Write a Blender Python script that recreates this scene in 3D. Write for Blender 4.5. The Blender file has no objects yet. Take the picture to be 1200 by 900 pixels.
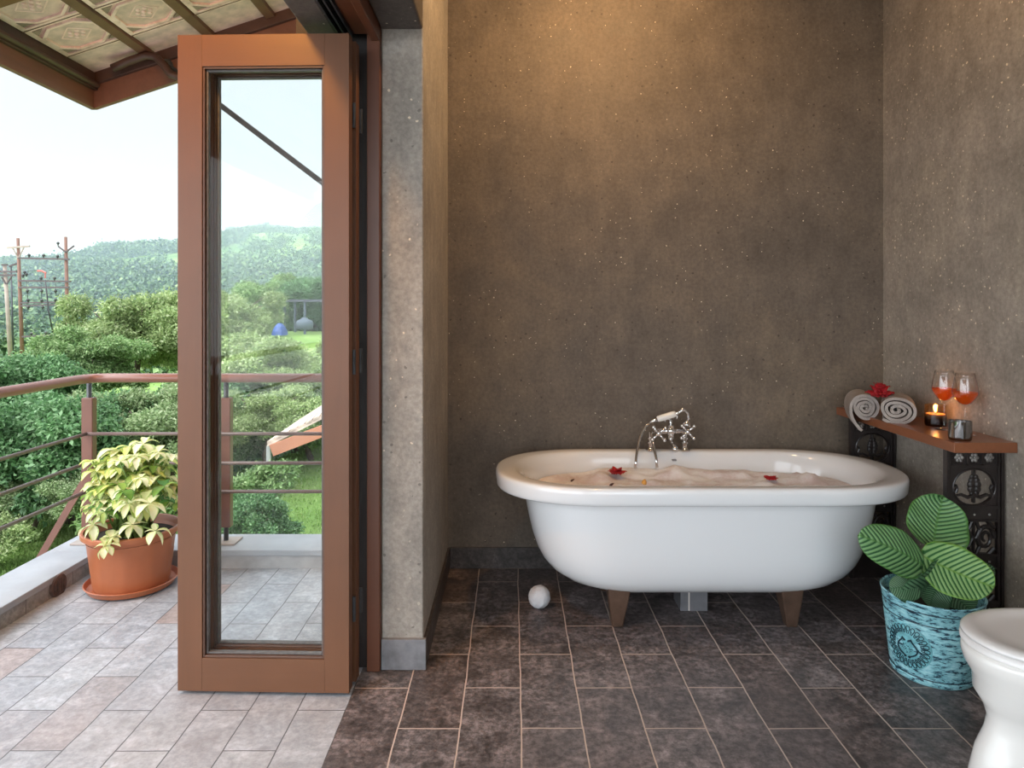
import bpy, math, random
import numpy as np
from mathutils import Vector, Matrix, noise as mnoise

R = math.radians
PI = math.pi
C = bpy.context.scene.collection
F = 810.0           # focal length in pixels of a 1200 wide frame
EYE = 1.24          # eye height
HY = 361.0          # horizon row
def at(px, py, d):
    """a measured pixel at a known distance -> metres in the place"""
    return Vector(((px - 600.0) * d / F, d, EYE - (py - HY) * d / F))

# ------------------------------------------------------------------ objects
def tag(o, label=None, cat=None, group=None, kind=None):
    if label: o['label'] = label
    if cat: o['category'] = cat
    if group: o['group'] = group
    if kind: o['kind'] = kind
    return o

def thing(name, label, cat, loc=(0, 0, 0), rz=0, group=None, kind=None):
    o = bpy.data.objects.new(name, None)
    o.empty_display_size = 0.05
    C.objects.link(o)
    o.location = loc
    o.rotation_euler = (0, 0, rz)
    return tag(o, label, cat, group, kind)

class MB:
    """collects shapes in world metres (or local ones) for ONE mesh object"""
    def __init__(s):
        s.v = []; s.f = []; s.uv = None; s.n = 0; s.mi = []
    def add(s, vs, fs, mi=0):
        b = len(s.v)
        s.v.extend([tuple(v) for v in vs])
        s.f.extend([tuple(b + i for i in f) for f in fs])
        s.mi.extend([mi] * len(fs))
        return s
    def box(s, x0, x1, y0, y1, z0, z1, mi=0):
        vs = [(x0,y0,z0),(x1,y0,z0),(x1,y1,z0),(x0,y1,z0),(x0,y0,z1),(x1,y0,z1),(x1,y1,z1),(x0,y1,z1)]
        return s.add(vs, [(0,3,2,1),(4,5,6,7),(0,1,5,4),(1,2,6,5),(2,3,7,6),(3,0,4,7)], mi)
    def bar(s, p, q, w, h=None, up=(0,0,1), mi=0):
        p = Vector(p); q = Vector(q); h = h or w
        d = (q - p).normalized(); u = Vector(up)
        if abs(d.dot(u)) > .99: u = Vector((1,0,0))
        a = d.cross(u).normalized() * w / 2; b = a.cross(d).normalized() * h / 2
        vs = [e + i * a + j * b for e in (p, q) for (i, j) in ((-1,-1),(1,-1),(1,1),(-1,1))]
        return s.add(vs, [(0,3,2,1),(4,5,6,7),(0,1,5,4),(1,2,6,5),(2,3,7,6),(3,0,4,7)], mi)
    def tube(s, pts, r, n=12, cap=True, mi=0, closed=False):
        pts = [Vector(p) for p in pts]; m = len(pts)
        rs = r if isinstance(r, (list, tuple)) else [r] * m
        vs = []; fs = []
        prev = None
        for i, p in enumerate(pts):
            if closed: d = pts[(i+1) % m] - pts[i-1]
            else: d = pts[min(i+1, m-1)] - pts[max(i-1, 0)]
            d = d.normalized() if d.length > 1e-9 else Vector((0,0,1))
            if prev is None:
                a = d.orthogonal().normalized()
            else:
                a = prev - d * prev.dot(d)
                a = a.normalized() if a.length > 1e-6 else d.orthogonal().normalized()
            prev = a; b = d.cross(a)
            for k in range(n):
                t = 2 * PI * k / n
                vs.append(p + (a * math.cos(t) + b * math.sin(t)) * rs[i])
        for i in range(m if closed else m - 1):
            for k in range(n):
                k2 = (k + 1) % n; j = (i + 1) % m
                fs.append((i*n+k, i*n+k2, j*n+k2, j*n+k))
        if cap and not closed:
            fs.append(tuple(range(n))[::-1]); fs.append(tuple((m-1)*n + k for k in range(n)))
        return s.add(vs, fs, mi)
    def lathe(s, prof, c=(0,0,0), n=48, mi=0, cap0=True, cap1=True, sx=1, sy=1):
        vs = []; fs = []; m = len(prof)
        for (r, z) in prof:
            for k in range(n):
                t = 2*PI*k/n
                vs.append((c[0] + r*sx*math.cos(t), c[1] + r*sy*math.sin(t), c[2] + z))
        for i in range(m-1):
            for k in range(n):
                k2 = (k+1) % n
                fs.append((i*n+k, i*n+k2, (i+1)*n+k2, (i+1)*n+k))
        if cap0: fs.append(tuple(range(n))[::-1])
        if cap1: fs.append(tuple((m-1)*n+k for k in range(n)))
        return s.add(vs, fs, mi)
    def loft(s, rings, mi=0, cap0=True, cap1=True):
        n = len(rings[0]); vs = [p for r in rings for p in r]; fs = []
        for i in range(len(rings)-1):
            for k in range(n):
                k2 = (k+1) % n
                fs.append((i*n+k, i*n+k2, (i+1)*n+k2, (i+1)*n+k))
        if cap0: fs.append(tuple(range(n))[::-1])
        if cap1: fs.append(tuple((len(rings)-1)*n+k for k in range(n)))
        return s.add(vs, fs, mi)
    def ball(s, c, r, sx=1, sy=1, sz=1, nu=16, nv=10, mi=0, rot=None):
        c = Vector(c); vs = []; fs = []
        for j in range(nv+1):
            ph = PI*j/nv
            for i in range(nu):
                t = 2*PI*i/nu
                p = Vector((sx*math.sin(ph)*math.cos(t), sy*math.sin(ph)*math.sin(t), -sz*math.cos(ph))) * r
                if rot is not None: p = rot @ p
                vs.append(c + p)
        for j in range(nv):
            for i in range(nu):
                i2 = (i+1) % nu
                fs.append((j*nu+i, j*nu+i2, (j+1)*nu+i2, (j+1)*nu+i))
        return s.add(vs, fs, mi)
    def build(s, name, mat, parent=None, smooth=False, bevel=0, seg=2, sub=0, weld=0, angle=None, uvs=None):
        me = bpy.data.meshes.new(name)
        off = Vector((0,0,0))
        if parent is not None:
            p = parent
            while p is not None:
                off += p.location; p = p.parent
        me.from_pydata([(v[0]-off.x, v[1]-off.y, v[2]-off.z) for v in s.v], [], s.f)
        mats = mat if isinstance(mat, (list, tuple)) else [mat]
        for m in mats: me.materials.append(m)
        if len(mats) > 1: me.polygons.foreach_set('material_index', s.mi)
        if uvs is not None:
            uvl = me.uv_layers.new(name='UVMap')
            for lp in me.loops: uvl.data[lp.index].uv = uvs[lp.vertex_index]
        if smooth: me.polygons.foreach_set('use_smooth', [True]*len(me.polygons))
        me.validate(); me.update()
        if smooth and angle:
            me.set_sharp_from_angle(angle=R(angle))
        o = bpy.data.objects.new(name, me)
        C.objects.link(o)
        if parent is not None: o.parent = parent
        if weld:
            w = o.modifiers.new('weld', 'WELD'); w.merge_threshold = weld
        if bevel:
            b = o.modifiers.new('bevel', 'BEVEL'); b.width = bevel; b.segments = seg; b.limit_method = 'ANGLE'; b.angle_limit = R(35)
            b.harden_normals = False
        if sub:
            u = o.modifiers.new('sub', 'SUBSURF'); u.levels = sub; u.render_levels = sub
        return o

# ------------------------------------------------------------------ materials
class NT:
    def __init__(s, name):
        s.m = bpy.data.materials.new(name); s.m.use_nodes = True
        s.t = s.m.node_tree; s.t.nodes.clear()
        s.out = s.t.nodes.new('ShaderNodeOutputMaterial')
    def n(s, typ, **kw):
        nd = s.t.nodes.new(typ)
        for k, v in kw.items():
            if k.startswith('i_'):
                key = k[2:].replace('_', ' ')
                nd.inputs[key].default_value = v
            else: setattr(nd, k, v)
        return nd
    def l(s, a, b): s.t.links.new(a, b)
    def coord(s, kind='Object', scale=None, rot=None, loc=None):
        tc = s.n('ShaderNodeTexCoord')
        if scale is None and rot is None and loc is None: return tc.outputs[kind]
        mp = s.n('ShaderNodeMapping'); s.l(tc.outputs[kind], mp.inputs[0])
        if scale is not None: mp.inputs['Scale'].default_value = scale
        if rot is not None: mp.inputs['Rotation'].default_value = rot
        if loc is not None: mp.inputs['Location'].default_value = loc
        return mp.outputs[0]
    def noise(s, vec, scale, detail=4, rough=.55, dist=0):
        nd = s.n('ShaderNodeTexNoise'); nd.inputs['Scale'].default_value = scale
        nd.inputs['Detail'].default_value = detail; nd.inputs['Roughness'].default_value = rough
        nd.inputs['Distortion'].default_value = dist
        if vec is not None: s.l(vec, nd.inputs['Vector'])
        return nd.outputs['Fac']
    def ramp(s, fac, stops, interp='LINEAR'):
        nd = s.n('ShaderNodeValToRGB'); cr = nd.color_ramp; cr.interpolation = interp
        while len(cr.elements) > 1: cr.elements.remove(cr.elements[-1])
        for i, (p, c) in enumerate(stops):
            e = cr.elements[0] if i == 0 else cr.elements.new(p)
            e.position = p
            if not isinstance(c, (tuple, list)): c = (c, c, c)
            e.color = (*c[:3], 1)
        s.l(fac, nd.inputs[0])
        return nd.outputs[0]
    def mix(s, fac, a, b, mode='MIX'):
        nd = s.n('ShaderNodeMix', data_type='RGBA', blend_type=mode)
        for sock, v in ((nd.inputs[0], fac), (nd.inputs[6], a), (nd.inputs[7], b)):
            if isinstance(v, bpy.types.NodeSocket): s.l(v, sock)
            elif isinstance(v, (tuple, list)): sock.default_value = (*v[:3], 1)
            else: sock.default_value = v
        return nd.outputs[2]
    def math(s, op, a, b=None, c=None):
        nd = s.n('ShaderNodeMath', operation=op)
        for sock, v in zip(nd.inputs, (a, b, c)):
            if v is None: continue
            if isinstance(v, bpy.types.NodeSocket): s.l(v, sock)
            else: sock.default_value = v
        return nd.outputs[0]
    def bump(s, h, strength=.3, dist=.01, normal=None):
        nd = s.n('ShaderNodeBump'); nd.inputs['Strength'].default_value = strength
        nd.inputs['Distance'].default_value = dist; s.l(h, nd.inputs['Height'])
        if normal is not None: s.l(normal, nd.inputs['Normal'])
        return nd.outputs[0]
    def principled(s, color, rough=.5, metal=0, spec=.5, normal=None, coat=0, coat_r=.1, **kw):
        p = s.n('ShaderNodeBsdfPrincipled')
        def put(k, v):
            if isinstance(v, bpy.types.NodeSocket): s.l(v, p.inputs[k])
            elif isinstance(v, (tuple, list)): p.inputs[k].default_value = (*v[:3], 1)
            else: p.inputs[k].default_value = v
        put('Base Color', color); put('Roughness', rough); put('Metallic', metal); put('Specular IOR Level', spec)
        put('Coat Weight', coat); put('Coat Roughness', coat_r)
        for k, v in kw.items(): put(k.replace('_', ' '), v)
        if normal is not None: s.l(normal, p.inputs['Normal'])
        return p
    def done(s, shader):
        s.l(shader.outputs[0] if hasattr(shader, 'outputs') else shader, s.out.inputs[0])
        return s.m

def srgb(r, g, b):
    f = lambda c: (c/255/12.92) if c/255 <= .04045 else ((c/255+.055)/1.055)**2.4
    return (f(r), f(g), f(b))

def simple(name, col, rough=.5, metal=0, spec=.5, coat=0, nscale=0, namp=.15, bump=0, bscale=40):
    t = NT(name); v = t.coord()
    c = col; nrm = None
    if nscale:
        f = t.noise(v, nscale, 5)
        dark = tuple(x*(1-namp) for x in col); lite = tuple(min(1, x*(1+namp)) for x in col)
        c = t.ramp(f, [(.3, dark), (.7, lite)])
    if bump: nrm = t.bump(t.noise(v, bscale, 4), bump, .004)
    return t.done(t.principled(c, rough, metal, spec, nrm, coat))

def concrete(name, base, warm, speck=1.0):
    t = NT(name); v = t.coord()
    big = t.noise(v, 1.1, 6, .6)
    mid = t.noise(v, 6, 8, .65)
    vs = t.coord(scale=(14, 14, 5)); streak = t.noise(vs, 1.2, 6, .7)
    fine = t.noise(v, 60, 6, .7)
    c1 = t.ramp(big, [(.3, tuple(x*.80 for x in base)), (.5, base), (.72, warm)])
    c2 = t.ramp(mid, [(.34, .80), (.5, .98), (.66, 1.14)])
    c = t.mix(1, c1, c2, 'MULTIPLY')
    c = t.mix(1, c, t.ramp(streak, [(.36, .90), (.64, 1.07)]), 'MULTIPLY')
    c = t.mix(1, c, t.ramp(fine, [(.36, .84), (.64, 1.16)]), 'MULTIPLY')
    # light grit specks and dark pits
    vd = t.n('ShaderNodeMix', data_type='VECTOR'); vd.inputs[0].default_value = .012
    nz = t.n('ShaderNodeTexNoise'); nz.inputs['Scale'].default_value = 70; t.l(v, nz.inputs['Vector'])
    t.l(v, vd.inputs[4]); t.l(nz.outputs['Color'], vd.inputs[5])
    vor = t.n('ShaderNodeTexVoronoi'); vor.inputs['Scale'].default_value = 42; t.l(vd.outputs[1], vor.inputs['Vector'])
    rnd = t.n('ShaderNodeSeparateColor'); t.l(vor.outputs['Color'], rnd.inputs[0])
    sel = t.math('GREATER_THAN', rnd.outputs[0], 1 - .40*speck)
    rad = t.math('MULTIPLY_ADD', rnd.outputs[1], .14, .06)
    dot = t.math('LESS_THAN', vor.outputs['Distance'], rad)
    patch = t.math('GREATER_THAN', t.noise(v, 2.3, 3), .47)
    w = t.math('MULTIPLY', t.math('MULTIPLY', sel, dot), t.math('MULTIPLY_ADD', patch, .6, .35))
    c = t.mix(w, c, srgb(228, 214, 192))
    sel2 = t.math('LESS_THAN', rnd.outputs[0], .08*speck)
    pit = t.math('MULTIPLY', sel2, t.math('LESS_THAN', vor.outputs['Distance'], .22))
    c = t.mix(t.math('MULTIPLY', pit, .6), c, tuple(x*.3 for x in base))
    h = t.math('ADD', t.math('MULTIPLY', fine, .5), t.math('MULTIPLY', mid, .8))
    h = t.math('SUBTRACT', h, t.math('MULTIPLY', pit, .7))
    return t.done(t.principled(c, t.ramp(mid, [(.3, .5), (.7, .75)]), 0, .35, t.bump(h, .35, .006)))

def tiles(name, c1, c2, c3, mortar, pitch, width, org, rough=.45, msize=.0032, smear=.5, bumps=.4, axis='floor', blotch=1.0):
    """running-bond slabs: long side runs along y; org = (x, y) of one joint corner"""
    t = NT(name); tc = t.n('ShaderNodeTexCoord')
    sp = t.n('ShaderNodeSeparateXYZ'); t.l(tc.outputs['Object'], sp.inputs[0])
    wob = t.n('ShaderNodeTexNoise'); wob.inputs['Scale'].default_value = 5; wob.inputs['Detail'].default_value = 5
    t.l(tc.outputs['Object'], wob.inputs['Vector'])
    sc = t.n('ShaderNodeSeparateColor'); t.l(wob.outputs['Color'], sc.inputs[0])
    dx = t.math('MULTIPLY_ADD', t.math('SUBTRACT', sc.outputs[0], .5), .012, -org[0])
    dy = t.math('MULTIPLY_ADD', t.math('SUBTRACT', sc.outputs[1], .5), .012, -org[1])
    cb = t.n('ShaderNodeCombineXYZ')
    t.l(t.math('ADD', sp.outputs[1], dy), cb.inputs[0])
    if axis == 'floor': t.l(t.math('ADD', sp.outputs[0], dx), cb.inputs[1])
    else: t.l(t.math('ADD', sp.outputs[2], dx), cb.inputs[1])
    br = t.n('ShaderNodeTexBrick'); br.offset = .5; br.offset_frequency = 2; br.squash = 1
    t.l(cb.outputs[0], br.inputs['Vector'])
    br.inputs['Scale'].default_value = 1; br.inputs['Mortar Size'].default_value = msize
    br.inputs['Mortar Smooth'].default_value = .3; br.inputs['Bias'].default_value = 0
    br.inputs['Brick Width'].default_value = pitch; br.inputs['Row Height'].default_value = width
    br.inputs['Color1'].default_value = (0,0,0,1); br.inputs['Color2'].default_value = (1,1,1,1)
    br.inputs['Mortar'].default_value = (.5,.5,.5,1)
    tilec = t.ramp(br.outputs['Color'], [(0, c1), (.45, c2), (.85, c1), (1, c3)])
    v = tc.outputs['Object']
    mid = t.noise(v, 9, 9, .72, .6); fine = t.noise(v, 45, 8, .75); big = t.noise(v, 1.6, 4)
    c = t.mix(1, tilec, t.ramp(mid, [(.34, 1-.45*blotch), (.5, 1.0), (.66, 1+.75*blotch)]), 'MULTIPLY')
    c = t.mix(1, c, t.ramp(fine, [(.40, 1-.33*blotch), (.60, 1+.40*blotch)]), 'MULTIPLY')
    c = t.mix(t.math('MULTIPLY', t.ramp(big, [(.45, 0.), (.75, 1.)]), smear), c, c3)
    c = t.mix(br.outputs['Fac'], c, mortar)
    h = t.math('SUBTRACT', t.math('ADD', t.math('MULTIPLY', mid, .6), t.math('MULTIPLY', fine, .3)), t.math('MULTIPLY', br.outputs['Fac'], .8))
    rg = t.ramp(mid, [(.3, rough-.12), (.7, rough+.15)])
    return t.done(t.principled(c, rg, 0, .5, t.bump(h, bumps, .004)))

def wood(name, base, rough=.35, axis=2, grain=.16, coat=.25):
    t = NT(name)
    sc = [26, 26, 26]; sc[axis] = 1.6
    v = t.coord(scale=tuple(sc)); g = t.noise(v, 1, 7, .65, .8)
    w = t.noise(t.coord(), 2.5, 3)
    c = t.ramp(g, [(.25, tuple(x*(1-grain*1.6) for x in base)), (.5, base), (.8, tuple(x*(1+grain) for x in base))])
    c = t.mix(1, c, t.ramp(w, [(.3, .88), (.7, 1.1)]), 'MULTIPLY')
    return t.done(t.principled(c, rough, 0, .5, t.bump(g, .06, .002), coat, .25))

def schlick(t, f0, f90):
    g = t.n('ShaderNodeNewGeometry'); dp = t.n('ShaderNodeVectorMath', operation='DOT_PRODUCT')
    t.l(g.outputs['Normal'], dp.inputs[0]); t.l(g.outputs['Incoming'], dp.inputs[1])
    c = t.math('SUBTRACT', 1, t.math('ABSOLUTE', dp.outputs['Value']))
    return t.math('MULTIPLY_ADD', t.math('POWER', c, 5), f90 - f0, f0)
def thin_glass(name, tint=(1,1,1), rough=0.0, ior=1.45, boost=1.0):
    t = NT(name)
    fac = schlick(t, .04*boost, .8*boost)
    tr = t.n('ShaderNodeBsdfTransparent'); tr.inputs[0].default_value = (*tint, 1)
    gl = t.n('ShaderNodeBsdfGlossy'); gl.inputs['Roughness'].default_value = rough
    mx = t.n('ShaderNodeMixShader'); t.l(fac, mx.inputs[0]); t.l(tr.outputs[0], mx.inputs[1]); t.l(gl.outputs[0], mx.inputs[2])
    return t.done(mx)

def leaf_mat(name, stops, scale=.9, rough=.5, trans=.42, attr=True):
    """foliage: colour by per-leaf random attribute 'rnd' """
    t = NT(name)
    a = t.n('ShaderNodeAttribute'); a.attribute_name = 'rnd'
    c = t.ramp(a.outputs['Fac'], stops)
    n = t.noise(t.coord(), scale, 3)
    c = t.mix(1, c, t.ramp(n, [(.3, .72), (.7, 1.25)]), 'MULTIPLY')
    p = t.principled(c, rough, 0, .35)
    tl = t.n('ShaderNodeBsdfTranslucent'); t.l(c, tl.inputs[0])
    mx = t.n('ShaderNodeMixShader'); mx.inputs[0].default_value = trans
    t.l(p.outputs[0], mx.inputs[1]); t.l(tl.outputs[0], mx.inputs[2])
    return t.done(mx)

M = {}
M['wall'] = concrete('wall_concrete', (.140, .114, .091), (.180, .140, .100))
M['wall_right'] = concrete('right_wall_concrete_lit', (.34, .295, .25), (.37, .315, .25), .9)  # lighter copy of the wall concrete: window light put into the tone
M['pier'] = concrete('pier_concrete', (.37, .34, .30), (.41, .37, .32), 1.0)
M['beam'] = concrete('beam_concrete', (.12, .105, .095), (.15, .13, .11), .6)
M['plaster'] = simple('ceiling_plaster', (.62, .58, .52), .9, nscale=4, namp=.05)
M['floor_in'] = tiles('floor_tiles_dark', (.104,.088,.088), (.135,.119,.120), (.094,.070,.063), (.48,.39,.33), .437, .182, (.0276, 2.257), rough=.42, msize=.0026, smear=.35, blotch=1.35)
M['floor_out'] = tiles('floor_tiles_grey', (.30,.315,.345), (.36,.375,.40), (.33,.27,.255), (.09,.09,.095), .39, .149, (-.513-.149*4, 2.13), rough=.5, msize=.0022, smear=.45, bumps=.35, blotch=.45)
M['skirt'] = tiles('skirting_tiles', (.060,.050,.046), (.070,.060,.058), (.055,.042,.036), (.20,.15,.12), .44, .5, (0, 2.25), rough=.4, msize=.002, axis='wall')
M['skirt_grey'] = simple('skirting_grey_stone', (.20,.205,.22), .5, nscale=14, namp=.35, bump=.3)
M['kerb_top'] = simple('coping_stone', (.29,.30,.32), .5, nscale=5, namp=.14, bump=.15)
M['kerb_side'] = tiles('kerb_tiles', (.24,.225,.21), (.28,.265,.25), (.20,.17,.15), (.09,.08,.08), .3, .4, (.3, 3.1), rough=.5, msize=.0022, axis='wall', blotch=.6)
M['kerb_side_far'] = simple('kerb_grey_tile', (.30,.29,.29), .5, nscale=9, namp=.25, bump=.2)
M['door'] = wood('door_varnished_wood', (.135, .054, .022), .48, 2, .06, .08)
M['door_rail'] = wood('door_rail_wood', (.135, .054, .022), .48, 0, .06, .08)
M['jamb'] = wood('jamb_varnished_wood', (.150, .050, .022), .42, 2, .10, .12)
M['dark_rubber'] = simple('dark_weather_strip', (.016,.012,.011), .6)
M['bead'] = simple('glazing_bead', (.10,.05,.032), .4, nscale=20, namp=.12)
M['silicone'] = simple('silicone_seal', (.10,.09,.085), .45, nscale=60, namp=.3, bump=.2)
M['fascia'] = wood('eave_board_wood', (.17, .065, .038), .45, 1, .14)
M['fascia_dark'] = simple('eave_moulding', (.060,.024,.016), .5, nscale=9, namp=.3)
M['batten'] = simple('soffit_batten', (.15,.068,.040), .5, nscale=10, namp=.2)
M['glass'] = thin_glass('pane_glass', (.985,.99,.985), 0, 1.5, .25)
M['rail'] = simple('handrail_paint', (.24,.105,.078), .32, nscale=3, namp=.08, coat=.3)
M['post'] = simple('post_paint', (.135,.052,.034), .45, nscale=8, namp=.15)
M['rod'] = simple('rail_rod_paint', (.14,.09,.08), .35, nscale=8, namp=.2)
M['steel_dark'] = simple('dark_steel', (.035,.038,.042), .45, nscale=20, namp=.4)
M['plate'] = simple('base_plate_steel', (.30,.25,.22), .5, nscale=12, namp=.2)
M['enamel'] = simple('tub_enamel', (.80,.81,.82), .13, spec=.5, coat=.4)
M['tubleg'] = simple('tub_foot_bronze', (.12,.072,.050), .38, metal=.35, nscale=14, namp=.25)
M['chrome'] = simple('chrome', (.72,.72,.73), .06, metal=1)
M['porcelain'] = simple('porcelain_white', (.82,.80,.76), .12, coat=.5)
M['seat'] = simple('seat_plastic', (.82,.80,.78), .2, coat=.2)
M['shadowgap'] = simple('lid_gap_dark', (.05,.035,.03), .5)  # shade of the gap under the toilet lid, as a dark colour
M['shelf'] = wood('shelf_varnished_wood', (.24, .082, .034), .28, 1, .12, .4)
M['iron'] = simple('carved_dark_panel', (.020,.015,.014), .33, nscale=30, namp=.5, spec=.6)
M['iron_light'] = simple('worn_rosette', (.30,.28,.26), .4, nscale=60, namp=.5, metal=.3)
M['terracotta'] = simple('terracotta_plastic', (.40,.125,.052), .42, nscale=5, namp=.12)
M['soil'] = simple('soil', (.03,.02,.014), .95, nscale=60, namp=.5, bump=1)
M['stem'] = simple('green_stem', (.16,.24,.06), .5)
M['stemdk'] = simple('dark_green_stem', (.05,.09,.03), .5)
M['bark'] = simple('bark', (.085,.06,.045), .9, nscale=12, namp=.4, bump=.6)
M['ball'] = simple('white_puff', (.66,.68,.72), .85, bump=1, bscale=120)
M['tileblock'] = simple('grey_tile_block', (.15,.15,.16), .4, nscale=10, namp=.2)
M['grout'] = simple('pale_grout', (.6,.55,.5), .8)
M['red'] = simple('red_petal', (.42,.010,.016), .55, nscale=30, namp=.3)
M['redpink'] = simple('pale_petal', (.85,.5,.45), .5)
M['orange_petal'] = simple('yellow_petal', (.8,.42,.10), .5)
M['seed'] = simple('dark_petal_bit', (.05,.012,.012), .5)
M['wax'] = simple('candle_wax', (.75,.60,.42), .4)
M['wick'] = simple('wick', (.02,.02,.02), .9)
M['polebrown'] = simple('rusty_pole', (.17,.085,.06), .7, nscale=2, namp=.3)
M['polegrey'] = simple('concrete_pole', (.30,.24,.20), .8, nscale=2, namp=.2)
M['ironbar'] = simple('crossarm_iron', (.075,.055,.055), .6)
M['insul'] = simple('insulator', (.03,.028,.03), .3)
M['insul_grey'] = simple('grey_slot', (.22,.22,.23), .4)
M['insulred'] = simple('red_switch_arm', (.45,.12,.10), .5)
M['roof_tile'] = simple('weathered_roof_tiles', (.50,.40,.33), .8, nscale=6, namp=.35, bump=.6, bscale=20)
M['gutter'] = simple('terracotta_board', (.42,.17,.10), .5, nscale=3, namp=.1)
M['greypost'] = simple('grey_post', (.28,.28,.27), .6)
M['tarp'] = simple('blue_tarpaulin', (.02,.06,.20), .5, nscale=2, namp=.3)
M['tank'] = simple('grey_tank', (.07,.09,.11), .9, nscale=1, namp=.2)
M['shedroof'] = simple('dark_shed_roof', (.05,.055,.07), .6)

def towel_mat():
    t = NT('towel_terry'); v = t.coord()
    f = t.noise(v, 260, 4, .7); g = t.noise(v, 12, 3)
    c = t.mix(1, t.ramp(g, [(.3, (.36,.315,.285)), (.7, (.46,.41,.375))]), t.ramp(f, [(.3,.8),(.7,1.15)]), 'MULTIPLY')
    return t.done(t.principled(c, .95, 0, .1, t.bump(f, .9, .004)))
M['towel'] = towel_mat()

def foam_mat():
    t = NT('foam'); v = t.coord()
    f = t.noise(v, 9, 6, .7); g = t.noise(v, 160, 3)
    c = t.ramp(f, [(.38, (.72,.63,.64)), (.48, (.82,.78,.80)), (.58, (.89,.89,.91))])
    p = t.principled(c, .7, 0, .3, t.bump(g, .4, .003))
    p.inputs['Subsurface Weight'].default_value = 0
    p.inputs['Subsurface Radius'].default_value = (.02, .015, .012)
    return t.done(p)
M['foam'] = foam_mat()

def soffit_mat():
    t = NT('pressed_panel'); v = t.coord()
    f = t.noise(v, 14, 7, .7); g = t.noise(v, 3, 3)
    c = t.ramp(f, [(.28, (.56,.37,.31)), (.5, (.84,.60,.53)), (.75, (.92,.70,.64))])
    c = t.mix(1, c, t.ramp(g, [(.3,.85),(.7,1.1)]), 'MULTIPLY')
    return t.done(t.principled(c, .7, 0, .2, t.bump(f, .3, .004)))
M['soffit'] = soffit_mat()
M['soffit_mid'] = simple('pressed_panel_field_shade', (.66,.46,.40), .7, nscale=16, namp=.22, bump=.4)  # field darker than the strips: relief shade put into the colour
M['soffit_in'] = simple('pressed_panel_recess_shade', (.30,.21,.16), .7, nscale=14, namp=.3)  # darkest tone stands in for shade in the relief

def teal_mat():
    t = NT('teal_antique_paint')
    tc = t.n('ShaderNodeTexCoord'); sp = t.n('ShaderNodeSeparateXYZ'); t.l(tc.outputs['Object'], sp.inputs[0])
    ang = t.math('ARCTAN2', sp.outputs[1], sp.outputs[0])
    cb = t.n('ShaderNodeCombineXYZ'); t.l(t.math('MULTIPLY', ang, 2.4), cb.inputs[0])
    t.l(t.math('MULTIPLY', sp.outputs[2], 55), cb.inputs[1])
    st = t.noise(cb.outputs[0], 1.6, 6, .65, .3)
    st2 = t.noise(cb.outputs[0], 7, 5, .7)
    w = t.math('ADD', st, t.math('MULTIPLY', t.math('SUBTRACT', st2, .5), .35))
    c = t.ramp(w, [(.37, (.008,.020,.038)), (.42, (.02,.07,.12)), (.455, (.18,.44,.50)), (.55, (.32,.65,.71)), (.75, (.55,.84,.86))])
    return t.done(t.principled(c, .38, 0, .5, t.bump(st2, .2, .003)))
M['teal'] = teal_mat()
M['teal_plain'] = simple('teal_medallion', (.18,.48,.53), .42, nscale=30, namp=.35)
M['teal_dark'] = simple('dark_teal_line', (.012,.045,.065), .45)

def stripe_leaf(name, light, dark, rim):
    t = NT(name)
    uv = t.n('ShaderNodeUVMap'); sp = t.n('ShaderNodeSeparateXYZ'); t.l(uv.outputs[0], sp.inputs[0])
    u = sp.outputs[0]; va = t.math('ABSOLUTE', t.math('SUBTRACT', sp.outputs[1], .5))
    va = t.math('MULTIPLY', va, 2)      # 0 rib .. 1 widest edge
    ea = t.n('ShaderNodeAttribute'); ea.attribute_name = 'edge'
    nz = t.noise(uv.outputs[0], 5, 3)
    ph = t.math('SUBTRACT', u, t.math('MULTIPLY', t.math('POWER', va, 1.15), .34))
    ph = t.math('ADD', ph, t.math('MULTIPLY', t.math('SUBTRACT', nz, .5), .02))
    s = t.math('SINE', t.math('MULTIPLY', ph, 2*PI*12.5))
    s = t.math('MULTIPLY_ADD', s, .5, .5)
    c = t.ramp(s, [(.0, dark), (.22, dark), (.42, light), (1, tuple(min(1, x*1.15) for x in light))])
    c = t.mix(t.ramp(va, [(0., .85), (.03, .6), (.06, 0.)]), c, tuple(x*.9 for x in rim))
    c = t.mix(t.ramp(ea.outputs['Fac'], [(.88, 0.), (.98, 1.)]), c, rim)
    p = t.principled(c, .36, 0, .5, t.bump(s, .5, .004))
    tl = t.n('ShaderNodeBsdfTranslucent'); t.l(c, tl.inputs[0])
    mx = t.n('ShaderNodeMixShader'); mx.inputs[0].default_value = .22
    t.l(p.outputs[0], mx.inputs[1]); t.l(tl.outputs[0], mx.inputs[2])
    return t.done(mx)
M['calathea'] = stripe_leaf('striped_leaf', (.19,.37,.15), (.025,.115,.035), (.10,.27,.06))
M['calathea_bright'] = stripe_leaf('bright_striped_leaf', (.29,.50,.20), (.035,.165,.04), (.20,.42,.07))
M['calathea_dark'] = stripe_leaf('dark_striped_leaf', (.13,.26,.14), (.022,.08,.035), (.05,.16,.06))

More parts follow.
